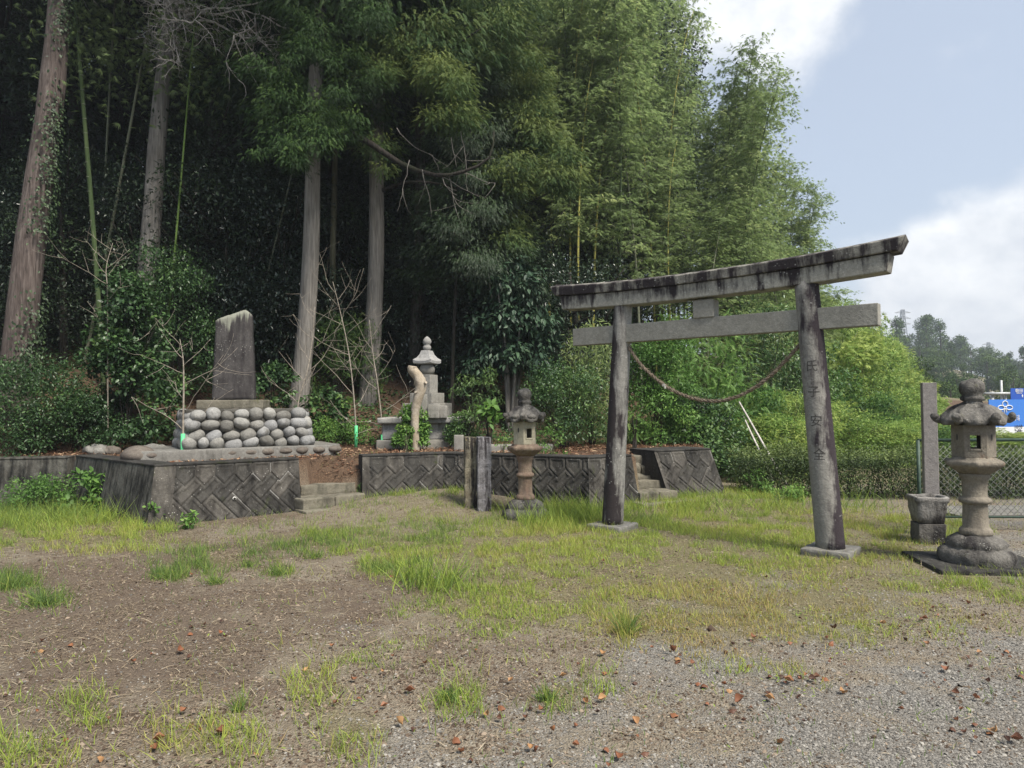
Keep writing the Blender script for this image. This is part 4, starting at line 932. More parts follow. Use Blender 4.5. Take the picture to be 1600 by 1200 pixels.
def bush(name, label, cat, px, py, Yd, W, H, mat, leaf, dens, seed, tmpl=L_RH, Dp=None, t0=.4, nblob=None, H0=.12, group=None, zb=None, top=.45, stem=bark_dark, sr=.012, clump=.14, rz=0., droop=.25):
    c = at(px, py, Yd); z = float(HT(c[0], c[1])) if zb is None else zb; r1 = random.Random(seed); Dp = Dp or W*.75
    root = thing(name, label, cat, (c[0], c[1], z), rz, group)
    nb = nblob or int(26*max(1, W*H)); cs, rr = blob_centres(r1, nb, W, Dp, H0, H, top)
    dens = dens*2.1/max(min(W, 1.6), .3)**1.2
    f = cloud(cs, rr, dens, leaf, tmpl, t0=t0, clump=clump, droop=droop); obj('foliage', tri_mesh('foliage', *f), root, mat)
    v, t, a = stems(r1, 9, W, Dp, H, sr); obj('stems', tri_mesh('stems', v, t), root, stem)
    return root
bush('evergreen_bush', 'big glossy evergreen bush left of the cobble monument', 'bush', 195, 692, 13.0, 1.0, 3.0, L_shrub, .085, 900, 1, L_OV, t0=.42, top=.62, nblob=100)
bush('evergreen_bush', 'loose feathery bush behind the left end of the cobble monument', 'bush', 272, 680, 14.3, 1.15, 3.05, L_shrub, .075, 700, 2, L_NR if False else L_RH, t0=.36, nblob=85)
bush('evergreen_bush', 'leafy bush hugging the foot of the ivy covered cedar at left', 'bush', 40, 690, 12.3, 1.25, 1.5, L_shrub, .06, 900, 3, t0=.36, nblob=90)
bush('evergreen_bush', 'low tangled bush between the left cedar and the glossy bush', 'bush', 120, 690, 12.6, .8, 1.0, L_shrub, .05, 900, 4, t0=.28, nblob=50)
bush('evergreen_bush', 'dark leafy shrub showing right behind the tall memorial stone', 'bush', 425, 660, 13.4, .55, 1.5, L_shrub, .08, 800, 5, L_OV, t0=.34, nblob=34)
bush('cypress_bush', 'soft feathery shrub behind the mossy thin trunk and pale cedar', 'bush', 530, 660, 15.4, 1.0, 1.9, L_cypress, .10, 700, 6, FR[1], t0=.34, nblob=50)
bush('weedy_shrub', 'low bright shrub around the second green tube', 'shrub', 528, 702, 13.6, .75, .45, L_young, .055, 800, 7, t0=.35, nblob=30)
bush('weedy_shrub', 'broad leaved dark creeper mound between the two pale cedar trunks', 'shrub', 510, 680, 14., .6, .95, L_shrub, .10, 420, 8, L_OV, t0=.40, nblob=26)
bush('azalea_bush', 'yellow green bush around the bare pruned trunk', 'bush', 643, 705, 12.5, .34, .74, L_young, .06, 1100, 9, L_OV, t0=.42, nblob=40)
bush('azalea_bush', 'bushy green shrub just behind the timber posts', 'bush', 728, 708, 12.9, .42, .62, L_shrub, .055, 1100, 10, t0=.62, nblob=40)
bush('nandina_bush', 'airy feathery shrub with a pale green top right of the tower', 'shrub', 742, 690, 13.4, .55, 1.35, L_shrub, .09, 420, 11, FR[2], t0=.62, H0=.6, nblob=22)
bush('catalpa_sapling', 'sapling with few large heart shaped leaves above the timber posts', 'sapling', 764, 700, 12.6, .22, .80, L_young, .17, 130, 12, L_OV, t0=.40, H0=.45, nblob=10)
bush('evergreen_tree', 'rounded dark evergreen tree with hanging narrow leaves behind the smaller lantern', 'evergreen tree', 800, 640, 15.6, 1.05, 3.6, L_shiny, .16, 420, 13, L_RH, t0=.50, H0=1.25, nblob=120, top=.30, sr=.05, stem=bark_grey, droop=.9)
bush('garden_shrub', 'olive green shrub left of the near torii pillar behind the wall', 'shrub', 880, 700, 12.6, .95, 1.45, L_shrub, .055, 1000, 14, t0=.52, nblob=75)
bush('garden_shrub', 'feathery bamboo like shrub just left of the torii pillar', 'shrub', 925, 700, 13.4, .8, 2.1, L_bamboo, .12, 480, 15, L_NR, t0=.42, nblob=60)
bush('garden_shrub', 'dense bright green shrub framed between the torii pillars', 'shrub', 1028, 712, 13.4, .85, 2.2, L_young, .065, 1100, 16, t0=.18, nblob=95, top=.4)
bush('garden_shrub', 'pale leaved shrub above the leaning wall block', 'shrub', 1092, 712, 13.8, 1.0, 1.65, L_shrub, .075, 800, 17, L_OV, t0=.60, nblob=70)
bush('garden_shrub', 'small fresh green sprout of fern leaves beside the torii pillar', 'sprout', 992, 712, 12.4, .16, .75, L_young, .16, 160, 18, FR[2], t0=.6, nblob=9)
bush('garden_shrub', 'young yellow green shrub below the hanging rope, right of the canes', 'shrub', 1205, 715, 15., .6, 1.15, L_bright, .08, 500, 19, t0=.45, nblob=30)
for k, (px, py, Yd, W, H, lb, ti) in enumerate(((150, 800, 10.6, .48, .55, 'tall broad leaved weed in front of the left wall corner', .35), (296, 826, 9.05, .16, .20, 'small clump of weed at the foot of the herringbone wall', .4), (236, 815, 9.3, .16, .35, 'creeper weed climbing the dark side of the wall corner', .4),
      (786, 785, 11.3, .13, .32, 'pale weed between the timber posts and the smaller lantern', .65), (862, 785, 10.9, .28, .42, 'leafy weed right of the smaller lantern', .35), (905, 795, 10.4, .22, .28, 'weed tuft at the bend of the retaining wall', .3), (1180, 762, 11.6, .3, .35, 'bright weed under the clipped hedge', .5), (635, 748, 11.9, .12, .42, 'grey green weed against the long wall', .35),
      (60, 790, 10.9, .7, .4, 'dark weeds below the low mossy wall', .15), (1240, 775, 10.9, .3, .22, 'low sprouting weed by the right torii pillar', .5), (565, 775, 11., .12, .2, 'small weed at the steps corner', .3))):
    bush('weed', lb, 'weed', px, py, Yd, W, H, L_young, .10 if k in (0,) else .055, 900 if k else 500, 40+k, L_OV if k in (0, 1, 2) else L_RH, t0=ti, nblob=max(8, int(40*W)), H0=.05, stem=bark_moss, sr=.005)
# low hedge
hg = thing('clipped_hedge', 'long low clipped hedge behind the torii and the fence', 'hedge', (7.2, 12.4, 0)); cs, rr = [], []
hp = curve([(3.75, 12.1, 0), (5.2, 11.75, 0), (7.2, 11.6, 0), (9.3, 11.8, 0), (12.5, 12.4, 0)], 80)
for p in hp:
    for z in (.12, .32, .52, .66):
        for dy in (-.32, 0, .32): cs.append((p[0]-7.2+rnd.gauss(0, .06), p[1]-12.4+dy+rnd.gauss(0, .04), z+rnd.gauss(0, .055)+.04*math.sin(p[0]*3)+.03*math.sin(p[0]*7.3))); rr.append(rnd.uniform(.15, .2))
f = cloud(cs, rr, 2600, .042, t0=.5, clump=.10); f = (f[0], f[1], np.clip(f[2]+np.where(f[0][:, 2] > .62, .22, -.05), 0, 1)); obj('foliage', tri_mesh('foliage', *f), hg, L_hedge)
o_ = []
for k in range(70): p = hp[rnd.randrange(len(hp))]; o_.append(limb([(p[0]-7.2, p[1]-12.4, -.1), (p[0]-7.2+rnd.gauss(0, .1), p[1]-12.4+rnd.gauss(0, .1), .5)], .012, .006, 4))
f = join(o_); obj('stems', tri_mesh('stems', f[0], f[1]), hg, bark_dark)
# two broken canes leaning behind the hedge
for (a_, c_, lb) in (((1155, 628, 14.5), (1204, 714, 13.6), 'long pale broken bamboo cane leaning behind the hedge'), ((1161, 650, 14.6), (1190, 712, 13.8), 'shorter thin cane leaning beside the long pale one')):
    p, q_ = at(*c_), at(*a_); q2 = p+(p-q_)*.6; v, t, a = tube_np([q2-q2, (p-q2), (q_-q2)], [.022, .022, .016], 7)
    o = obj('bamboo_cane', tri_mesh('bamboo_cane', v, t), None, dead_twig, True, loc=q2); tag(o, lb, 'cane')

# ------------------------------------------------------------------ dark wood behind: evergreens and cedars
def forest_proto(seed, W, H, mat, leaf, nb, dens):
    r1 = random.Random(seed); root = thing('forest_tree', None, None, (0, 0, 0)); cs, rr = [], []
    for k in range(nb):
        a = r1.uniform(0, 2*PI); t = r1.random(); q = math.sqrt(r1.random()); w_ = W*(1-.5*abs(t-.45)*1.6)
        cs.append((math.cos(a)*q*w_, math.sin(a)*q*w_, H*(.08+.92*t))); rr.append(r1.uniform(.35, .7))
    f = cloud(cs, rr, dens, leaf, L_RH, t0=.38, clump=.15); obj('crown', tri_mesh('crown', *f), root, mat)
    o_ = [limb(curve([(0, 0, -.5), (r1.gauss(0, .15), r1.gauss(0, .15), H*.5), (r1.gauss(0, .3), 0, H*.95)], 8), .11, .03, 7)]
    for k in range(12):
        h = H*r1.uniform(.25, .85); a = r1.uniform(0, 2*PI); o_.append(limb(curve([(0, 0, h), (math.cos(a)*W*.4, math.sin(a)*W*.4, h+.3), (math.cos(a)*W*.8, math.sin(a)*W*.8, h+.9)], 6), .04, .012, 5))
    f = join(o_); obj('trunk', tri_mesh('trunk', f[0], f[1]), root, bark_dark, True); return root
FP = [forest_proto(1, 1.7, 5.0, L_dark, .10, 75, 620), forest_proto(2, 2.4, 9.0, L_dark, .13, 120, 460), forest_proto(3, 1.5, 3.4, L_glossy, .075, 60, 900)]
LBL = ['dense dark evergreen understory tree in the wood behind the terrace', 'tall dark broadleaf tree filling the depth of the wood', 'glossy leaved dark shrub tree low in the wood']
used = [False]*3
def place(P_, k, x, y, sc, rz, labels, cat, group, used):
    r = P_[k] if not used[k] else copy_tree(P_[k]); used[k] = True
    r.location = (x, y, float(HT(x, y))-.05); r.rotation_euler = (0, 0, rz); r.scale = (sc, sc, sc); tag(r, labels[k], cat, group); return r
rf = random.Random(17)
for row, (y0, n, x0, x1, kk) in enumerate(((17.2, 12, -13, 2.2, (0, 2)), (20, 13, -17, 3.5, (0, 1, 2)), (23.5, 13, -21, 4.5, (1, 0)), (28, 13, -26, 6, (1,)), (34, 13, -32, 8, (1,)), (41, 12, -38, 8, (1,)))):
    for j in range(n):
        x = x0+(x1-x0)*(j+.5)/n+rf.uniform(-.5, .5); place(FP, rf.choice(kk), x, y0+rf.uniform(-1, 1), rf.uniform(.85, 1.25)*(1+.12*row), rf.uniform(0, 6.28), LBL, 'forest tree', 'dark trees of the wood', used)
for (x, y, k, s_) in ((-13.5, 13.2, 0, 1.0), (-11.3, 14.4, 2, 1.1), (-15.5, 15.5, 1, 1.0), (-9.8, 15.8, 0, .9), (-6.3, 16.2, 2, 1.25), (-5.2, 16.6, 2, 1.2), (-7.2, 17., 2, 1.3), (-4.2, 17.2, 2, 1.15), (-3.1, 17.6, 2, 1.1)): place(FP, k, x, y, s_, rf.uniform(0, 6), LBL, 'forest tree', 'dark trees of the wood', used)
# more cedars standing in the wood
cp = thing('cedar_tree', None, None); v, t, a = tube_np(np.array([(.05*math.sin(z*.6), 0, z) for z in np.linspace(-.6, 20, 24)]), np.linspace(.2, .04, 24), 10, .02)
obj('trunk', tri_mesh('trunk', v, t), cp, bark_dark, True); c = obj('crown', CR[2][0], cp); l = obj('limbs', CR[2][1], cp)
cp2 = copy_tree(cp); KIDS[cp2.name] = [o for o in COL.objects if o.parent == cp2]
CPS = [cp]; cu_ = [False]
CPS = [cp]; bpy.data.objects.remove(KIDS[cp2.name][0]); [bpy.data.objects.remove(o) for o in KIDS[cp2.name][1:]]; bpy.data.objects.remove(cp2)
for (px, Yd, s_) in ((-60, 17, 1.), (110, 19.5, .9), (200, 23, 1.), (330, 19, .9), (385, 22, 1.), (440, 25, 1.), (560, 22, 1.), (620, 20, .95), (700, 22, 1.), (760, 20, .8), (820, 24, .9), (30, 24, 1.), (-180, 16, .9), (270, 28, 1.), (500, 30, 1.1), (660, 29, 1.1), (840, 30, .85), (150, 32, 1.1)):
    p = at(px, 600, Yd); place(CPS, 0, p[0], p[1], s_, rf.uniform(0, 6), ['slim dark cedar standing deep in the wood'], 'cedar tree', 'cedars deep in the wood', cu_)

# ================================================================== bamboo grove
WH = [whorl(6, 1, .055, .9), whorl(5, 1, .06, .7), whorl(7, 1, .05, 1.1)]
def bamboo_proto(seed, H, mat, leafy0=.3, dens=1., arch=1.6, leaf=.17, lmat=None):
    r1 = random.Random(seed); root = thing('bamboo', None, None); a0 = r1.uniform(0, 6.28)
    zs = np.linspace(-.3, 1, 30); P = np.stack([math.cos(a0)*arch*np.clip(zs, 0, 1)**3, math.sin(a0)*arch*np.clip(zs, 0, 1)**3, zs*H*(1-.06*np.clip(zs, 0, 1)**4)], 1)
    v, t, a = tube_np(P, .050*(1-.8*np.clip(zs, 0, 1)), 7); cu = obj('culm', tri_mesh('culm', v, t), root, mat, True)
    nd = []
    for k in range(int(H/.32)):
        q = k*.32/H; p = np.array([math.cos(a0)*arch*q**3, math.sin(a0)*arch*q**3, q*H*(1-.06*q**4)]); nd.append(tube_np([p-[0, 0, .008], p+[0, 0, .008]], .050*(1-.8*q)*1.14+.001, 7))
    f = join(nd); obj('node_rings', tri_mesh('node_rings', f[0], f[1]), cu, node_m)
    W, Y_, Zn, S, tn, br = [], [], [], [], [], []
    nn_ = int(H*(1-leafy0)/.26)
    for k in range(nn_):
        q = leafy0+(1-leafy0)*k/nn_; p = np.array([math.cos(a0)*arch*q**3, math.sin(a0)*arch*q**3, q*H*(1-.06*q**4)])
        for j in range(3):
            a = r1.uniform(0, 6.28); L = r1.uniform(.6, 1.7)*(1-.40*q)*dens**.3; d = np.array([math.cos(a), math.sin(a), r1.uniform(.1, .7)])
            e = p+d*L*.6+np.array([0, 0, -.0]); e2 = e+np.array([d[0], d[1], -.35])*L*.5; c = curve([p, e, e2], 6); br.append(tube_np(c, np.linspace(.008, .002, len(c)), 3)); tb_ = r1.gauss(.45, .12)
            for m_ in range(int(17*dens)):
                i_ = r1.randint(1, len(c)-1); o = np.array([r1.gauss(0, .11), r1.gauss(0, .11), r1.gauss(0, .08)])
                W.append(c[i_]+o); Y_.append([d[0]+r1.gauss(0, .6), d[1]+r1.gauss(0, .6), -.45+r1.gauss(0, .3)]); Zn.append([r1.gauss(0, .5), r1.gauss(0, .5), 1]); S.append(leaf*r1.uniform(.7, 1.15)); tn.append(tb_)
    W, Y_, Zn, S, tn = map(np.array, (W, Y_, Zn, S, tn)); parts = []
    for k in range(3): sl_ = slice(k, None, 3); parts.append(stamp(*WH[k], Y_[sl_], Zn[sl_], S[sl_], W[sl_], tn[sl_], .10))
    obj('foliage', tri_mesh('foliage', *join(parts)), root, lmat or L_bamboo)
    f = join(br); obj('branches', tri_mesh('branches', f[0], f[1]), root, culm_grey); return root
BP = [bamboo_proto(1, 14, culm_green, .32), bamboo_proto(2, 14, culm_grey, .25, 1.1), bamboo_proto(3, 14, culm_yellow, .36, 1.), bamboo_proto(4, 14, culm_green, .12, 1.25, 1.2, .16)]
BL = ['tall green bamboo with an arching leafy top in the grove behind the torii', 'tall grey green bamboo among the dense grove behind the torii', 'tall bamboo with a yellow culm in the grove behind the torii', 'bushy green bamboo leafy almost to the ground in the grove edge']
bu = [False]*4; rb = random.Random(29)
tops = ([700, 850, 1030, 1060, 1100, 1130, 1165, 1190, 1230, 1270, 1310], [-150, -120, -50, 90, 170, 110, 100, 300, 330, 420, 460])
def put_bamboo(px, Yd, k, topy, jit=.06):
    p = at(px, 600, Yd); zt_ = at(px, topy, Yd)[2]; zb = float(HT(p[0], p[1])); sc = max(.3, (zt_-zb)/13.6*(1+rb.uniform(-jit, jit*.3)))
    r = BP[k] if not bu[k] else copy_tree(BP[k]); bu[k] = True; r.location = (p[0], p[1], zb); r.rotation_euler = (rb.gauss(0, .03), rb.gauss(0, .03), rb.uniform(0, 6.28))
    s_xy = max(sc, .72); r.scale = (s_xy, s_xy, sc); tag(r, BL[k], 'bamboo', 'bamboos of the grove behind the torii'); return r
for row, (Yd, n) in enumerate(((18.5, 9), (20.5, 13), (22.5, 14), (25, 15), (28, 14), (32, 12))):
    for j in range(n):
        px = 830+(1270-830)*(j+.5)/n+rb.uniform(-14, 14)
        if row == 0 and px > 1180: continue
        ty = np.interp(px, *tops)+rb.uniform(0, 1)**2*170*(1 if px < 1180 else .5)
        k = rb.choice((0, 0, 1, 1, 2)) if px < 1080 else rb.choice((0, 1, 3, 3))
        put_bamboo(px, Yd+rb.uniform(-.8, .8), k, ty)
for (px, Yd, ty) in ((1150, 21.5, 62), (1166, 22, 95), (1140, 22, 85), (1152, 21, 110), (1168, 22.5, 150), (1215, 24, 250), (1240, 25, 262), (1262, 25.5, 285), (1228, 26, 270), (1275, 26, 330), (1250, 24.5, 300), (1200, 25, 240), (1285, 27, 390)): put_bamboo(px, Yd, 3 if px < 1180 else rb.choice((1, 3, 0)), ty, .01)
for (px, Yd, k) in ((905, 17.6, 2), (893, 18.2, 2), (926, 17.8, 2), (884, 18., 0)): put_bamboo(px, Yd, k, -60)
# bare culms of bamboo standing in the dark wood
for (xa, ya, xb, yb, Yd, d_, mt, lb) in ((131, 170, 147, 395, 14.6, .11, culm_green, 'thick dark green bamboo culm in the gloom right of the ivy covered cedar'), (205, 190, 172, 360, 15.6, .075, culm_grey, 'grey bamboo culm leaning right beside the thick dark one'),
      (289, 210, 267, 440, 14.8, .05, culm_leaf, 'thin bright green culm right of the bare leaning trunk'), (441, 330, 410, 455, 15.5, .045, culm_grey, 'thin brown cane leaning behind the memorial stone'), (163, 280, 154, 420, 17, .07, culm_grey, 'dim culm half hidden behind the thick dark green one')):
    a_, c_ = at(xa, ya, Yd), at(xb, yb, Yd); d = (a_-c_)/(a_[2]-c_[2]); zg = float(HT(c_[0], c_[1]))-.2; base = c_+d*(zg-c_[2]); Hh = 8.5
    root = thing('bamboo', lb, 'bamboo', base, 0, None); v, t, q = tube_np(d*np.linspace(0, Hh, 24)[:, None]+np.stack([.02*np.sin(np.linspace(0, 5, 24)), 0*np.arange(24), 0*np.arange(24)], 1), np.linspace(d_/2, d_*.3, 24), 10)
    cu = obj('culm', tri_mesh('culm', v, t), root, mt, True); nd = []
    for z in np.arange(.3, Hh, .30): p = d*z; nd.append(tube_np([p-d*.006, p+d*.006], (d_/2-(d_*.2)*z/Hh)*1.10, 10))
    f = join(nd); obj('node_rings', tri_mesh('node_rings', f[0], f[1]), cu, node_m)
    r1 = random.Random(int(xa)); n = 500; zz = rs.uniform(6.4, Hh, n); P = d*zz[:, None]+rs.normal(0, .45, (n, 3)); f = stamp(*WH[0], rs.normal(0, 1, (n, 3))-np.array([0, 0, .8]), rs.normal(0, .5, (n, 3))+np.array([0, 0, 1]), rs.uniform(.1, .17, n), P, np.full(n, .2)); obj('foliage', tri_mesh('foliage', *f), root, L_bamboo)

# ================================================================== pale thicket on the slope right of the torii
def thicket_proto(seed, mat, tmpl, leaf, t0, n=60, dens=520):
    r1 = random.Random(seed); root = thing('thicket_bush', None, None); cs, rr = blob_centres(r1, n, 1.5, 1.3, .2, 3., .4); rr = [r*.9+.08 for r in rr]
    obj('foliage', tri_mesh('foliage', *cloud(cs, rr, dens, leaf, tmpl, t0=t0, clump=.16)), root, mat); f = stems(r1, 9, 1.4, 1.2, 3, .02); obj('stems', tri_mesh('stems', f[0], f[1]), root, bark_moss); return root
TP = [thicket_proto(1, L_bright, L_NR, .20, .60, 50, 620), thicket_proto(2, L_bright, L_RH, .11, .34, 50), thicket_proto(3, L_bright, WH[0], .20, .72, 50, 240), thicket_proto(4, L_young, L_RH, .14, .12, 50)]
TLb = ['pale yellow green feathery bush on the slope right of the torii', 'fresh green leafy bush on the slope right of the torii', 'pale young bamboo bush on the slope right of the torii', 'mid green bush on the slope right of the torii']
tu_ = [False]*4; rt = random.Random(41)
for (Yd, px0, px1, n, yt) in ((15.5, 1110, 1250, 5, ([1100, 1250], [640, 650])), (17, 1100, 1420, 9, ([1100, 1250, 1330, 1420], [600, 610, 640, 655])), (19.5, 1240, 1640, 11, ([1240, 1330, 1440, 1480, 1640], [560, 580, 640, 668, 690])), (23, 1230, 1700, 13, ([1230, 1330, 1440, 1480, 1700], [520, 535, 620, 668, 690])),
      (28, 1220, 1480, 12, ([1220, 1300, 1370, 1440, 1480], [490, 500, 545, 602, 650])), (34, 1200, 1450, 12, ([1200, 1300, 1370, 1440], [470, 480, 515, 590])), (40, 1180, 1420, 11, ([1180, 1280, 1340, 1420], [455, 470, 490, 575]))):
    for j in range(n):
        px = px0+(px1-px0)*(j+.5)/n+rt.uniform(-9, 9); p = at(px, 600, Yd+rt.uniform(-1, 1)); zb = float(HT(p[0], p[1])); Hn = at(px, np.interp(px, *yt)+rt.uniform(-6, 14), Yd)[2]-zb
        if Hn < .35: continue
        k = rt.choice((0, 1, 2, 3)) if Yd < 22 else rt.choice((0, 2, 2, 1)); sc = Hn/3.15; r = TP[k] if not tu_[k] else copy_tree(TP[k]); tu_[k] = True; r.location = (p[0], p[1], zb); r.scale = (max(sc, .62)*1.05, max(sc, .62)*1.05, sc); r.rotation_euler = (0, 0, rt.uniform(0, 6.28)); tag(r, TLb[k], 'bush', 'bushes on the slope right of the torii')
bush('garden_shrub', 'shrub with hanging pinnate leaves between the torii strut and the rope', 'shrub', 1105, 600, 16.2, 1.5, 3.3, L_young, .20, 260, 61, FR[1], t0=.42, H0=.7, nblob=60)
bush('garden_shrub', 'dark green thicket in the middle distance behind the rope', 'shrub', 1190, 640, 17.5, 1.5, 3.9, L_shrub, .10, 420, 62, t0=.50, nblob=90)
bush('garden_shrub', 'dark thicket with light leaf tips behind the right torii pillar', 'shrub', 1270, 640, 18.0, 1.2, 2.9, L_shrub, .10, 420, 63, t0=.55, nblob=70)

# ================================================================== far hillside wood
def far_proto(seed, H, W, kind):
    r1 = random.Random(seed); root = thing('hillside_tree', None, None); cs, rr = [], []
    for _ in range(34):
        t = r1.random(); w_ = W*(1-t)**.7 if kind else W*math.sqrt(max(.05, 1-(2*t-1)**2)); a = r1.uniform(0, 6.28); q = math.sqrt(r1.random())
        cs.append((math.cos(a)*q*w_, math.sin(a)*q*w_, H*(.22+.76*t))); rr.append(r1.uniform(.7, 1.4)*(.6 if kind else 1))
    obj('crown', tri_mesh('crown', *cloud(cs, rr, 75, .55, L_RH, t0=.45, clump=.2)), root, L_far); v, t, a = tube_np([(0, 0, -1), (0, 0, H*.9)], [.3, .08], 6); obj('trunk', tri_mesh('trunk', v, t), root, bark_dark); return root
HP_ = [far_proto(1, 9, 3.6, 0), far_proto(2, 11, 3.0, 1), far_proto(3, 8, 4.2, 0)]; hu = [False]*3
HL = ['round crowned tree on the distant wooded hillside', 'pointed tree on the distant wooded hillside', 'broad crowned tree on the distant wooded hillside']
rh = random.Random(5); cnt = 0
for Yd in (50, 62, 75, 88, 102, 118, 136, 155, 176, 198, 222):
    x = Yd*(.42 if Yd > 80 else .50)
    while x < Yd*.80:
        x += rh.uniform(2.3, 3.5)*(1+Yd/300); y = Yd+rh.uniform(-4, 4); u = x/y
        s_ = rh.uniform(.75, 1.2)*(.40 if Yd < 80 else .60 if Yd < 110 else .8 if Yd < 140 else 1.)*(.85 if u < .6 else .8)
        place(HP_, rh.randrange(3), x, y, s_, rh.uniform(0, 6), HL, 'hillside tree', 'trees on the distant hillside', hu); cnt += 1
p = at(1449, 560, 190); r = thing('pine_tree', 'lone tall tree standing above the distant ridge line', 'pine tree', (p[0], p[1], float(HT(p[0], p[1]))), 0); zt_ = at(1449, 497, 190)[2]-r.location.z
v, t, a = tube_np([(0, 0, -1), (.4, 0, zt_*.6), (.2, 0, zt_-1)], [.45, .3, .12], 6); obj('trunk', tri_mesh('trunk', v, t), r, bark_dark)
cs = [(rnd.gauss(0, 2.6)*(1.25-q), rnd.gauss(0, 2), zt_*(.5+.5*q)) for q in [rnd.random()**.7 for _ in range(34)]]
obj('crown', tri_mesh('crown', *cloud(cs, [rnd.uniform(.8, 1.3) for _ in cs], 70, .6, L_RH, t0=.4)), r, L_far)
steel = plain('steel', (.32, .34, .36), .5, .2, var=.05)
for (px, pt_, Yd, lb) in ((1413, 484, 330, 'lattice power pylon rising behind the ridge, nearer the torii'), (1546, 535, 420, 'smaller looking lattice power pylon on the ridge above the lantern')):
    p = at(px, 600, Yd); zb = float(HT(p[0], p[1])); Hh = at(px, pt_, Yd)[2]-zb; r = thing('power_pylon', lb, 'pylon', (p[0], p[1], zb)); b_ = BM(); th = .11+.10*Yd/400
    lv = np.linspace(0, 1, 12); wd = lambda q: (2.6*(1-q)**1.3+.55)
    for q0, q1 in zip(lv, lv[1:]):
        c0 = [(sx_*wd(q0), sy_*wd(q0), q0*Hh) for sx_, sy_ in ((-1, -1), (1, -1), (1, 1), (-1, 1))]; c1 = [(sx_*wd(q1), sy_*wd(q1), q1*Hh) for sx_, sy_ in ((-1, -1), (1, -1), (1, 1), (-1, 1))]
        for k in range(4):
            j = (k+1) % 4; b_.bar(c0[k], c1[k], th*1.3, 4); b_.bar(c0[k], c1[j], th*.7, 4); b_.bar(c1[k], c1[j], th*.7, 4)
    obj('tower', b_.mesh('tower'), r, steel)
    for q in (.80, .88, .96): b_ = BM().bar((-3.6, 0, q*Hh), (3.6, 0, q*Hh), th, 4).bar((-3.6, 0, q*Hh), (0, 0, q*Hh+1), th*.7, 4).bar((3.6, 0, q*Hh), (0, 0, q*Hh+1), th*.7, 4); obj('cross_arm', b_.mesh('cross_arm'), r, steel)

# ================================================================== roadside signs at the right edge
blue = plain('blue', (.055, .20, .62), .45, var=.04); dblue = plain('dblue', (.02, .085, .42), .45, var=.04); white = plain('white', (.72, .73, .74), .5, var=.03); ink = plain('ink', (.03, .03, .035), .6); galv = plain('galv', (.36, .37, .37), .5, .3)
def sign(name, label, c, w_, h_, fields, posts, rz):
    r = thing(name, label, 'sign', (c[0], c[1], float(HT(c[0], c[1]))), rz); z0 = c[2]-r.location.z
    for nm, mt, x0, x1, za, zb in fields: b_ = BM().box(((x0+x1)/2, 0, z0+(za+zb)/2), (x1-x0, .05, zb-za)); obj(nm, b_.mesh(nm), r, mt)
    for x in posts: v, t, a = tube_np([(x, .07, -.2), (x, .07, z0+h_*.4)], .045, 10); obj('post', tri_mesh('post', v, t), r, galv, True)
    return r, z0
def letters(r, body, size, x, z, mt, nm='lettering', bold=0.):
    me = text_mesh(body, size, 0, .006)
    for v in me.vertices: v.co = (v.co.x+x, -.034-v.co.z, v.co.y+z)
    return obj(nm, me, r, mt)
Ys = 32.; c = at(1610, 645, Ys); S1 = Ys/F; rzs = -.0
sg, z0 = sign('clinic_sign', 'blue and white roadside sign with a white four petal emblem', c, 130*S1, 44*S1, [('blue_panel', blue, -65*S1, 65*S1, -21.5*S1, 21.*S1), ('white_panel', white, -65*S1, 65*S1, -46.*S1, -21.7*S1)], (-2.2*.8, 1.4), rzs)
# emblem: four looped petals on a short stem
b_ = BM(); ec = np.array([(1570-1610)*S1, 0, z0+(645-636)*S1]); rr_ = 4.8*S1
def ring(cx, cz, ax, az, a0=0., a1=2*PI, n=22, r=.020):
    pts_ = [(ec[0]+cx+ax*math.cos(a), -.04, ec[2]+cz+az*math.sin(a)) for a in np.linspace(a0, a1, n)]
    v, t, _ = tube_np(pts_, r, 5); vs = [b_.b.verts.new(Vector(p)) for p in v]
    for f in t: b_.b.faces.new([vs[i] for i in f])
ring(0, 5.2*S1, 4.2*S1, 4.4*S1); ring(-6.3*S1, -.6*S1, 5.0*S1, 3.4*S1); ring(6.3*S1, -.6*S1, 5.0*S1, 3.4*S1)
ring(-1.5*S1, -7*S1, 3.2*S1, 5.6*S1, -.2, 1.2); ring(1.5*S1, -7*S1, 3.2*S1, 5.6*S1, PI-1.2, PI+.2)
obj('emblem', b_.mesh('emblem'), sg, white)
letters(sg, '科', 8*S1*1.25, (1588-1610)*S1, z0+(645-653.5)*S1, white)
letters(sg, '10分', 5.6*S1*1.25, (1590-1610)*S1, z0+(645-667.)*S1, ink)
letters(sg, '進', 11*S1*1.25, (1590-1610)*S1, z0+(645-677.5)*S1, ink)
Ys2 = 44.; c = at(1618, 615.5, Ys2); S2 = Ys2/F
sg2, z0 = sign('direction_sign', 'darker blue direction sign above and behind the blue and white sign', c, 80*S2, 18*S2, [('dark_blue_panel', dblue, -39*S2, 39*S2, -9*S2, 9*S2)], (-1., 1.), 0)
letters(sg2, '磐田', 5.2*S2*1.2, (1592-1618)*S2, z0+5*S2, white); letters(sg2, 'IWATA', 2.2*S2*1.2, (1592-1618)*S2, z0+1.2*S2, white)
b_ = BM().box(((1597-1618)*S2, -.03, z0-3.4*S2), (1.3*S2, .01, 3*S2)).box(((1597-1618)*S2, -.03, z0-1.6*S2), (2.8*S2, .01, 2.4*S2), taper=.05); obj('arrow', b_.mesh('arrow'), sg2, white)
Yr = 50.; c = at(1560, 618, Yr); r = thing('pipe_gantry', 'grey pipe frame with posts behind the signs', 'pipe frame', (c[0], c[1], float(HT(c[0], c[1])))); z0 = at(1560, 615, Yr)[2]-r.location.z; S3 = Yr/F
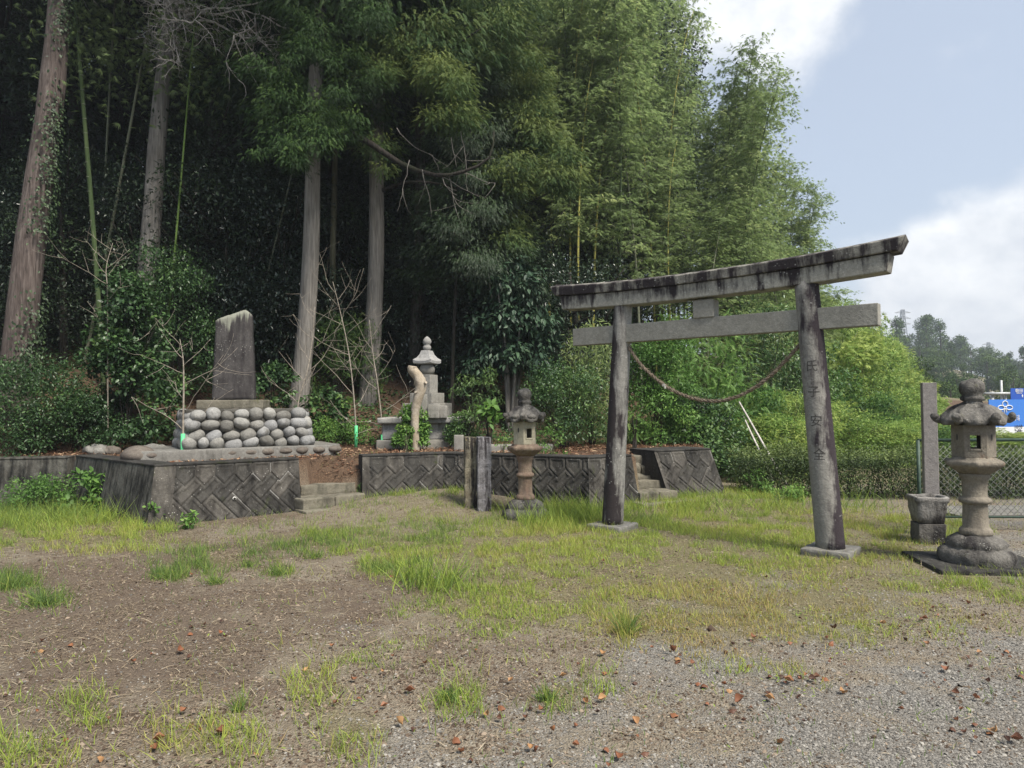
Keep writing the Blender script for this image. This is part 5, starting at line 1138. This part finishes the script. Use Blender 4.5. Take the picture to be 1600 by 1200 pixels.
v, t, a = tube_np([(-22*S3, 0, z0), (40*S3, 0, z0)], .10, 8); obj('rail', tri_mesh('rail', v, t), r, galv, True)
for x, zz, rr_ in ((-7, 3, .13), (8, 21, .08), (14, 0, .10)): v, t, a = tube_np([(x*S3, 0.2, -.5), (x*S3, 0.2, z0+zz*S3)], rr_, 8); obj('post', tri_mesh('post', v, t), r, galv, True)

# ================================================================== bare staked saplings
def sapling(label, foot, pts, tube, seed, r0=.017, nb=11, Lb=1.1, up=.35, wide=1.):
    """foot=(px,py,Y); pts = stem through picture points at the same depth; tube = height of the green sleeve"""
    c = at(*foot); zb = float(HT(c[0], c[1])) if foot[2] > 11.2 else .72; r1 = random.Random(seed); root = thing('bare_sapling', label, 'sapling', (c[0], c[1], zb-.03))
    o = np.array([c[0], c[1], zb-.03]); P = curve([np.zeros(3)]+[at(px, py, foot[2]+dy)-o for px, py, dy in pts], 24); n = len(P)
    v, t, a = tube_np(P, np.linspace(r0, .004, n), 7); obj('stem', tri_mesh('stem', v, t), root, sap_bark, True); out = []
    for k in range(nb):
        i = int(n*(.18+.78*k/nb)); d = unit(P[min(i+1, n-1)]-P[i]); sd_ = (-1 if k % 2 else 1); q = np.array([sd_*r1.uniform(.6, 1.1)*wide, r1.uniform(-.7, .7), r1.uniform(.1, .6)])+d*up
        L = Lb*r1.uniform(.5, 1.1)*(1-.4*k/nb); twig(P[i], q, L, .0072*(1-.3*k/nb), 1, r1, out, .10, 3, .04)
    f = join(out); obj('branches', tri_mesh('branches', f[0], f[1]), root, sap_bark)
    if tube: v, t, a = tube_np([(0, 0, -.02), P[1]/np.linalg.norm(P[1])*tube], .030, 12); obj('green_tube', tri_mesh('green_tube', v, t), root, green_tube, True)
    return root
sapling('pale bare sapling with a bright green sleeve in front of the cobble monument', (285, 717, 10.75), [(286, 672, 0), (287, 600, 0), (286, 560, 0), (281, 530, .05)], .43, 1, .020, 10, 1.25)
sapling('tall thin bare sapling with a green sleeve between the two pale cedars', (556, 703, 13.2), [(556, 668, 0), (551, 600, 0), (543, 540, .1), (530, 480, .1), (520, 440, .1)], .43, 2, .018, 14, 1.3)
sapling('leaning bare sapling with a green sleeve just left of the stone tower', (598, 690, 12.9), [(597, 665, 0), (590, 600, 0), (583, 555, .05), (577, 500, .1)], .28, 3, .016, 9, 1.1)
sapling('forked bare sapling behind the right end of the cobble monument', (462, 668, 12.5), [(466, 630, 0), (480, 580, 0), (488, 530, .1), (492, 480, .1)], 0, 4, .015, 10, 1.2)
sapling('dead twiggy sapling above the glossy bush near the ivy covered cedar', (170, 560, 12.6), [(168, 470, 0), (166, 420, 0), (176, 380, .1)], 0, 5, .012, 10, .9)
# the pruned pale trunk in front of the tower
c = at(650, 702, 12.35); zb = float(HT(c[0], c[1])); o = np.array([c[0], c[1], zb]); r = thing('pruned_tree', 'bare barkless pruned trunk with cut top standing before the stone tower', 'tree trunk', o)
P = curve([np.array([0, 0, -.1])]+[at(px, py, 12.35)-o for px, py in ((648, 660), (650, 635), (657, 606), (654, 590), (645, 578), (645, 572))], 24)
v, t, a = tube_np(P, np.interp(np.linspace(0, 1, len(P)), [0, .3, .55, .75, .9, 1], [.065, .07, .105, .085, .085, .075]), 14, .05); obj('trunk', tri_mesh('trunk', v, t), r, pale_wood, True)
b_ = BM(); 
for px, py, dx in ((660, 603, .07), (656, 618, -.06)): q_ = at(px, py, 12.35)-o; b_.bar(q_, q_+np.array([dx, -.08, .06]), .028, 9)
obj('cut_stub', b_.mesh('cut_stub'), r, pale_wood)

# ================================================================== ground cover
BLADE = (np.array([(-.5, 0, 0), (.5, 0, 0), (-.38, .5, .10), (.38, .5, .10), (0, 1, .42)]), np.array([(0, 1, 3), (0, 3, 2), (2, 3, 4)]))
def blades(x, y, h, tint, wd=.0036, lean=.35, zoff=0., tv=.13):
    n = len(x); P = np.stack([x, y, HT(x, y)+zoff], 1); Y_ = np.stack([rs.normal(0, lean, n), rs.normal(0, lean, n), np.ones(n)], 1); an = rs.uniform(0, 6.28, n); Z_ = np.stack([np.cos(an), np.sin(an), .1*np.ones(n)], 1)
    return stamp(*BLADE, Y_, Z_, np.stack([wd*rs.uniform(.7, 1.5, n), h, h], 1), P, tint, tv)
N = 760000; x = rs.uniform(-8.5, 8.5, N); y = 2.2+(14.2-2.2)*rs.uniform(0, 1, N)**.85
keep = abs(x) < .78*y+.8; x, y = x[keep], y[keep]
g, tw_, hw_, gv, so = cover(x, y); ins = inpoly(x, y, POLY)
cl = fbm(x, y, .22, 50, 2); cl2 = vnoise(x, y, .075, 77)
dens_ = np.clip(g, 0, 1.3)*np.clip((cl-.38)*3.6, 0, 1)*np.clip((fbm(x, y, .75, 88)-.26)*3.8, .28, 1.25)*(.3+1.1*np.clip((cl2-.3)*2.5, 0, 1))+.016*(cl > .5)
dens_ = dens_*np.clip(1+(5.6-y)*.8, 1, 3)
k = (rs.uniform(0, 1, len(x)) < dens_*1.7) & ~ins
x, y, t_, h_ = x[k], y[k], tw_[k], hw_[k]; h_ = np.maximum(h_, .05)
tint = np.clip(t_+(fbm(x, y, .8, 61)-.5)*.7+(rs.uniform(0, 1, len(x)) < .10)*.35, 0, 1)
f = blades(x, y, h_*rs.uniform(.3, 1.1, len(x))*(.6+.7*cl2[k]), tint); o = obj('grass', tri_mesh('grass', *f), None, L_grass); tag(o, 'patchy yellow green grass over the court', 'grass', kind='stuff')
# small creeping leaves between the blades
N = 140000; x = rs.uniform(-8, 8, N); y = rs.uniform(2.4, 12, N); g, tw_, hw_, gv, so = cover(x, y); cl = fbm(x, y, .16, 90, 2); k = (rs.uniform(0, 1, N) < np.clip(g+.10, 0, 1)*np.clip((cl-.48)*4, 0, 1)*.9) & (abs(x) < .78*y+.5) & ~inpoly(x, y, POLY); x, y = x[k], y[k]; n = len(x)
f = stamp(*L_RH, np.stack([rs.normal(0, 1, n), rs.normal(0, 1, n), rs.uniform(0, .8, n)], 1), np.tile([0, 0, 1.], (n, 1)), rs.uniform(.012, .03, n), np.stack([x, y, HT(x, y)+rs.uniform(.003, .03, n)], 1), np.full(n, .3), .2)
o = obj('ground_weeds', tri_mesh('ground_weeds', *f), None, L_grass); tag(o, 'tiny creeping weeds hugging the ground among the grass', 'ground cover', kind='stuff')
# straw, twigs and bark shreds
N = 380000; x = rs.uniform(-8, 8, N); y = 2.2+10.5*rs.uniform(0, 1, N)**1.3; g, tw_, hw_, gv, so = cover(x, y); cl = fbm(x, y, .30, 15, 3); k = (rs.uniform(0, 1, N) < (.14+.75*so*np.clip((cl-.35)*3, 0, 1)+.25*np.clip(g, 0, 1))*(1-.75*gv)) & (abs(x) < .78*y+.5) & ~inpoly(x, y, POLY); x, y = x[k], y[k]; n = len(x)
STR = (np.array([(-.5, 0, 0), (.5, 0, 0), (.5, .5, .06), (-.5, .5, .06), (.3, 1, 0), (-.3, 1, 0)]), np.array([(0, 1, 2), (0, 2, 3), (3, 2, 4), (3, 4, 5)]))
L_ = rs.gamma(2., .016, n)+.008; f = stamp(*STR, np.stack([rs.normal(0, 1, n), rs.normal(0, 1, n), rs.normal(.05, .12, n)], 1), np.tile([0, 0, 1.], (n, 1))+rs.normal(0, .3, (n, 3)), np.stack([rs.uniform(.0010, .0036, n), L_, L_], 1), np.stack([x, y, HT(x, y)+rs.uniform(.001, .010, n)], 1), rs.uniform(0, 1, n)**1.3, .1)
o = obj('dry_straw', tri_mesh('dry_straw', *f), None, L_straw); tag(o, 'scattered dry straw and shreds on the bare soil', 'straw', kind='stuff')
OC = (np.array([(1, 0, 0), (.2, .9, 0), (-1, .2, 0), (-.1, -1, 0), (.1, .1, .8), (0, 0, -.5)]), np.array([(0, 1, 4), (1, 2, 4), (2, 3, 4), (3, 0, 4)]))
N = 160000; y = 2.3+8.5*rs.uniform(0, 1, N)**1.5; x = rs.uniform(-.8, .8, N)*y; g, tw_, hw_, gv, so = cover(x, y); k = (rs.uniform(0, 1, N) < (1-.9*gv)*np.clip(fbm(x, y, .35, 44)*2-.5, .05, 1)) & ~inpoly(x, y, POLY); x, y = x[k], y[k]; n = len(x); sz = rs.gamma(2.2, .0022, n)+.0015
f = stamp(*OC, rs.normal(0, 1, (n, 3))*[1, 1, .2], np.tile([0, 0, 1.], (n, 1))+rs.normal(0, .3, (n, 3)), np.stack([sz, sz*rs.uniform(.5, 1, n), sz*.8], 1), np.stack([x, y, HT(x, y)+.001], 1), rs.uniform(0, 1, n)**2.2, .08)
crumb_m = leafmat('crumb_m', (.04, .028, .02), (.11, .082, .06), (.25, .20, .15), 0., .9, .1)
o = obj('soil_crumbs', tri_mesh('soil_crumbs', *f), None, crumb_m); tag(o, 'loose crumbs of brown soil and bark chips on the court', 'soil crumbs', kind='stuff')
# gravel
N = 210000; y = 2.3+7.5*rs.uniform(0, 1, N)**1.5; x = rs.uniform(-.8, .8, N)*y; g, tw_, hw_, gv, so = cover(x, y); k = rs.uniform(0, 1, N) < (.10+.9*gv)*(1-.5*np.clip(g, 0, 1)); x, y = x[k], y[k]; n = len(x)
OC = (np.array([(1, 0, 0), (.2, .9, 0), (-1, .2, 0), (-.1, -1, 0), (.1, .1, .8), (0, 0, -.5)]), np.array([(0, 1, 4), (1, 2, 4), (2, 3, 4), (3, 0, 4)]))
sz = rs.gamma(3., .0013, n)+.0018; f = stamp(*OC, rs.normal(0, 1, (n, 3))*[1, 1, .2], np.tile([0, 0, 1.], (n, 1))+rs.normal(0, .3, (n, 3)), np.stack([sz, sz*rs.uniform(.6, 1, n), sz*.8], 1), np.stack([x, y, HT(x, y)+.001], 1), rs.uniform(0, 1, n)**1.2, .1)
o = obj('gravel', tri_mesh('gravel', *f), None, pebble_m); tag(o, 'fine grey gravel spread over the court towards the right', 'gravel', kind='stuff')
# fallen leaves: curled, orange and brown
gu, gv_ = np.meshgrid(np.linspace(-1, 1, 5), np.linspace(0, 1, 6)); wl = .42*np.sin(PI*np.clip(gv_, .02, .98))**.8
LF = np.stack([gu*wl, gv_, .55*(gu*gu)*wl*2+.55*(gv_-.5)**2+.06*np.sin(gv_*9+gu*3)], -1).reshape(-1, 3); LT = []
for a in range(5):
    for b2 in range(4): q = a*5+b2; LT += [(q, q+1, q+6), (q, q+6, q+5)]
LFT = (LF, np.array(LT))
spots = [(64, 1005), (68, 1020), (112, 1012), (205, 1038), (297, 991), (343, 995), (352, 1000), (286, 1020), (238, 1165), (245, 1178), (100, 1160), (164, 1188), (398, 1180), (337, 1150), (283, 1120), (481, 1046), (549, 1066), (648, 1087), (560, 1095), (595, 1112), (522, 1012), (598, 1055), (664, 1042), (627, 1140), (720, 1165), (716, 1180), (796, 1072), (848, 1114), (764, 1125), (790, 1112), (940, 1028), (866, 1150), (912, 1098), (935, 1100), (988, 1126), (963, 1184), (828, 1178), (1055, 1030), (1062, 1035), (1048, 1118), (1052, 1023), (1100, 1072), (1150, 1103), (1172, 1107), (1145, 1082), (1240, 1070), (1275, 1065), (1285, 1060), (1226, 1165), (1312, 1085), (1210, 1098), (1300, 985), (1375, 978), (1516, 945), (1512, 972), (1535, 1025), (1450, 1010), (1480, 1050), (1553, 1150), (1580, 1160), (1556, 1145), (1500, 1090), (1595, 1060), (1575, 1020), (1440, 970), (1255, 1008), (1295, 1012), (940, 1055), (885, 1060), (1130, 1020), (1180, 1000), (607, 902), (300, 900)]
P, tn = [], []
for px, py in spots:
    p = gr(px, py); P.append(p); tn.append(rnd.choice((.45, .5, .55, .6, .85)) if px < 1000 else rnd.choice((.2, .35, .5, .6, .8)))
for _ in range(330):
    c_ = rnd.choice(spots) if rnd.random() < .6 else (rnd.uniform(-20, 1620), 880+330*rnd.random()**1.2); px, py = c_[0]+rnd.gauss(0, 30), max(880, c_[1]+rnd.gauss(0, 14)); p = gr(px, py)
    if rnd.random() < (.25 if px < 900 else .8): P.append(p); tn.append(rnd.choice((.05, .1, .2, .3, .5)))
P = np.array(P); n = len(P); P[:, 2] = HT(P[:, 0], P[:, 1])+.006; s_ = np.concatenate([rs.uniform(.032, .056, len(spots)), rs.uniform(.013, .038, n-len(spots))])
f = stamp(*LFT, np.stack([rs.normal(0, 1, n), rs.normal(0, 1, n), rs.normal(.1, .25, n)], 1), np.stack([rs.normal(0, .35, n), rs.normal(0, .35, n), np.where(rs.rand(n) < .3, -1, 1)], 1), s_, P+[0, 0, .012], np.array(tn), .04)
o = obj('fallen_leaves', tri_mesh('fallen_leaves', *f), None, L_dead); tag(o, 'scattered curled orange and brown fallen leaves on the court', 'fallen leaves', kind='stuff')
# leaf litter on the terrace, dark undergrowth on the bank
N = 60000; x = rs.uniform(-8, 4, N); y = rs.uniform(9.4, 15, N); k = (inpoly(x, y-.15, POLY) | (inpoly(x, y, GAP) & (y > 10.95))) & (rs.uniform(0, 1, N) < .35+1.2*(fbm(x, y, .5, 4)-.4)); x, y = x[k], y[k]; n = len(x)
f = stamp(*STR, np.stack([rs.normal(0, 1, n), rs.normal(0, 1, n), rs.normal(.1, .15, n)], 1), np.tile([0, 0, 1.], (n, 1))+rs.normal(0, .35, (n, 3)), np.stack([rs.uniform(.008, .022, n), rs.uniform(.02, .075, n), rs.uniform(.02, .07, n)], 1), np.stack([x, y, HT(x, y)+rs.uniform(.004, .03, n)], 1), rs.uniform(0, 1, n)**1.2, .1)
o = obj('leaf_litter', tri_mesh('leaf_litter', *f), None, L_litter); tag(o, 'brown leaf litter covering the raised terrace', 'leaf litter', kind='stuff')
N = 150000; x = rs.uniform(-16, 9, N); y = rs.uniform(11.6, 24, N); cl = fbm(x, y, .9, 71, 2)
yb = np.interp(x, [-14, -7, -5.5, -3.5, 0, 4, 9], [11.6, 12.3, 13.4, 13.6, 14.2, 13.6, 18]); k = (y > yb) & (rs.uniform(0, 1, N) < np.clip((cl-.33)*2.6, 0, 1)); x, y = x[k], y[k]; n = len(x); hgt = rs.uniform(0, 1, n)**1.5*.5*np.clip((fbm(x, y, .7, 72)-.3)*2.4, .1, 1)
f = stamp(*L_RH, np.stack([rs.normal(0, 1, n), rs.normal(-.3, 1, n), rs.normal(-.1, .4, n)], 1), np.stack([rs.normal(0, .4, n), rs.normal(-.3, .4, n), np.ones(n)], 1), rs.uniform(.05, .12, n), np.stack([x, y, HT(x, y)+hgt+.02], 1), .25+.5*(fbm(x, y, .5, 73)-.4), .15)
o = obj('undergrowth', tri_mesh('undergrowth', *f), None, L_shrub); tag(o, 'low dark leafy undergrowth covering the bank under the trees', 'undergrowth', kind='stuff')
# tall grass at the wall feet
x, y = [], []
for px, py, w_, n in ((150, 808, 90, 420), (60, 815, 60, 260), (690, 772, 45, 240), (645, 765, 30, 150), (905, 800, 60, 420), (870, 795, 30, 160), (1000, 792, 25, 60), (1100, 786, 50, 120), (1210, 785, 90, 200), (830, 818, 30, 110), (1340, 790, 60, 120)):
    for _ in range(n): p = gr(rnd.gauss(px, w_*.6), py+abs(rnd.gauss(0, 7)), float(HT(*gr(px, py)[:2]))); x.append(p[0]); y.append(p[1])
x, y = np.array(x), np.array(y); k = ~inpoly(x, y, POLY); x, y = x[k], y[k]; f = blades(x, y, rs.uniform(.14, .42, len(x)), np.full(len(x), .22), .006, .5, 0, .15)
o = obj('tall_grass', tri_mesh('tall_grass', *f), None, L_grass); tag(o, 'taller arching grass along the foot of the walls and hedge', 'grass', kind='stuff')
# distinct tufts on the bare soil
x, y, hh_ = [], [], []
for px, py, w_, n, h_ in ((20, 918, 34, 260, .2), (68, 945, 34, 260, .2), (262, 902, 24, 180, .15), (335, 912, 16, 120, .14), (435, 898, 26, 200, .15), (590, 892, 40, 260, .14), (978, 990, 11, 150, .24), (375, 1112, 9, 40, .14), (490, 872, 22, 120, .14), (855, 1095, 18, 110, .12), (705, 1095, 22, 130, .11), (390, 885, 22, 120, .13), (650, 880, 30, 150, .13)):
    c = gr(px, py); sc_ = w_/F*np.linalg.norm(c)
    for _ in range(int(n*1.1)):
        a_, q_ = rnd.uniform(0, 6.28), abs(rnd.gauss(0, .55)); x.append(c[0]+math.cos(a_)*q_*sc_*1.25); y.append(c[1]+math.sin(a_)*q_*sc_); hh_.append(h_*rnd.uniform(.3, 1.15)*max(.3, 1-.5*q_))
x, y = np.array(x), np.array(y); f = blades(x, y, np.array(hh_), rs.choice([.05, .15, .3, .75], len(x), p=[.4, .35, .18, .07]), .0042, .7, 0, .10)
o = obj('grass_tufts', tri_mesh('grass_tufts', *f), None, L_grass); tag(o, 'separate dark green grass tufts on the bare soil', 'grass', kind='stuff')

# ================================================================== summer haze
xa, xb_, ya, yb_ = float(gx[0])-3, float(gx[-1])+3, float(gy[0])-3, float(gy[-1])+3
ya = min(ya, -12.)
b_ = BM().box(((xa+xb_)/2, (ya+yb_)/2, 29.), (xb_-xa, yb_-ya, 64.)); hzo = obj('haze', b_.mesh('haze'), None, None); tag(hzo, None, None, kind='stuff')
m = bpy.data.materials.new('haze_m'); m.use_nodes = True; nt = m.node_tree; nt.nodes.clear()
pv = nn(nt, 'ShaderNodeVolumePrincipled', {'Density': .0010, 'Color': (.80, .87, .95, 1), 'Anisotropy': .3}); nt.links.new(pv.outputs[0], nn(nt, 'ShaderNodeOutputMaterial').inputs['Volume'])
hzo.data.materials.append(m)
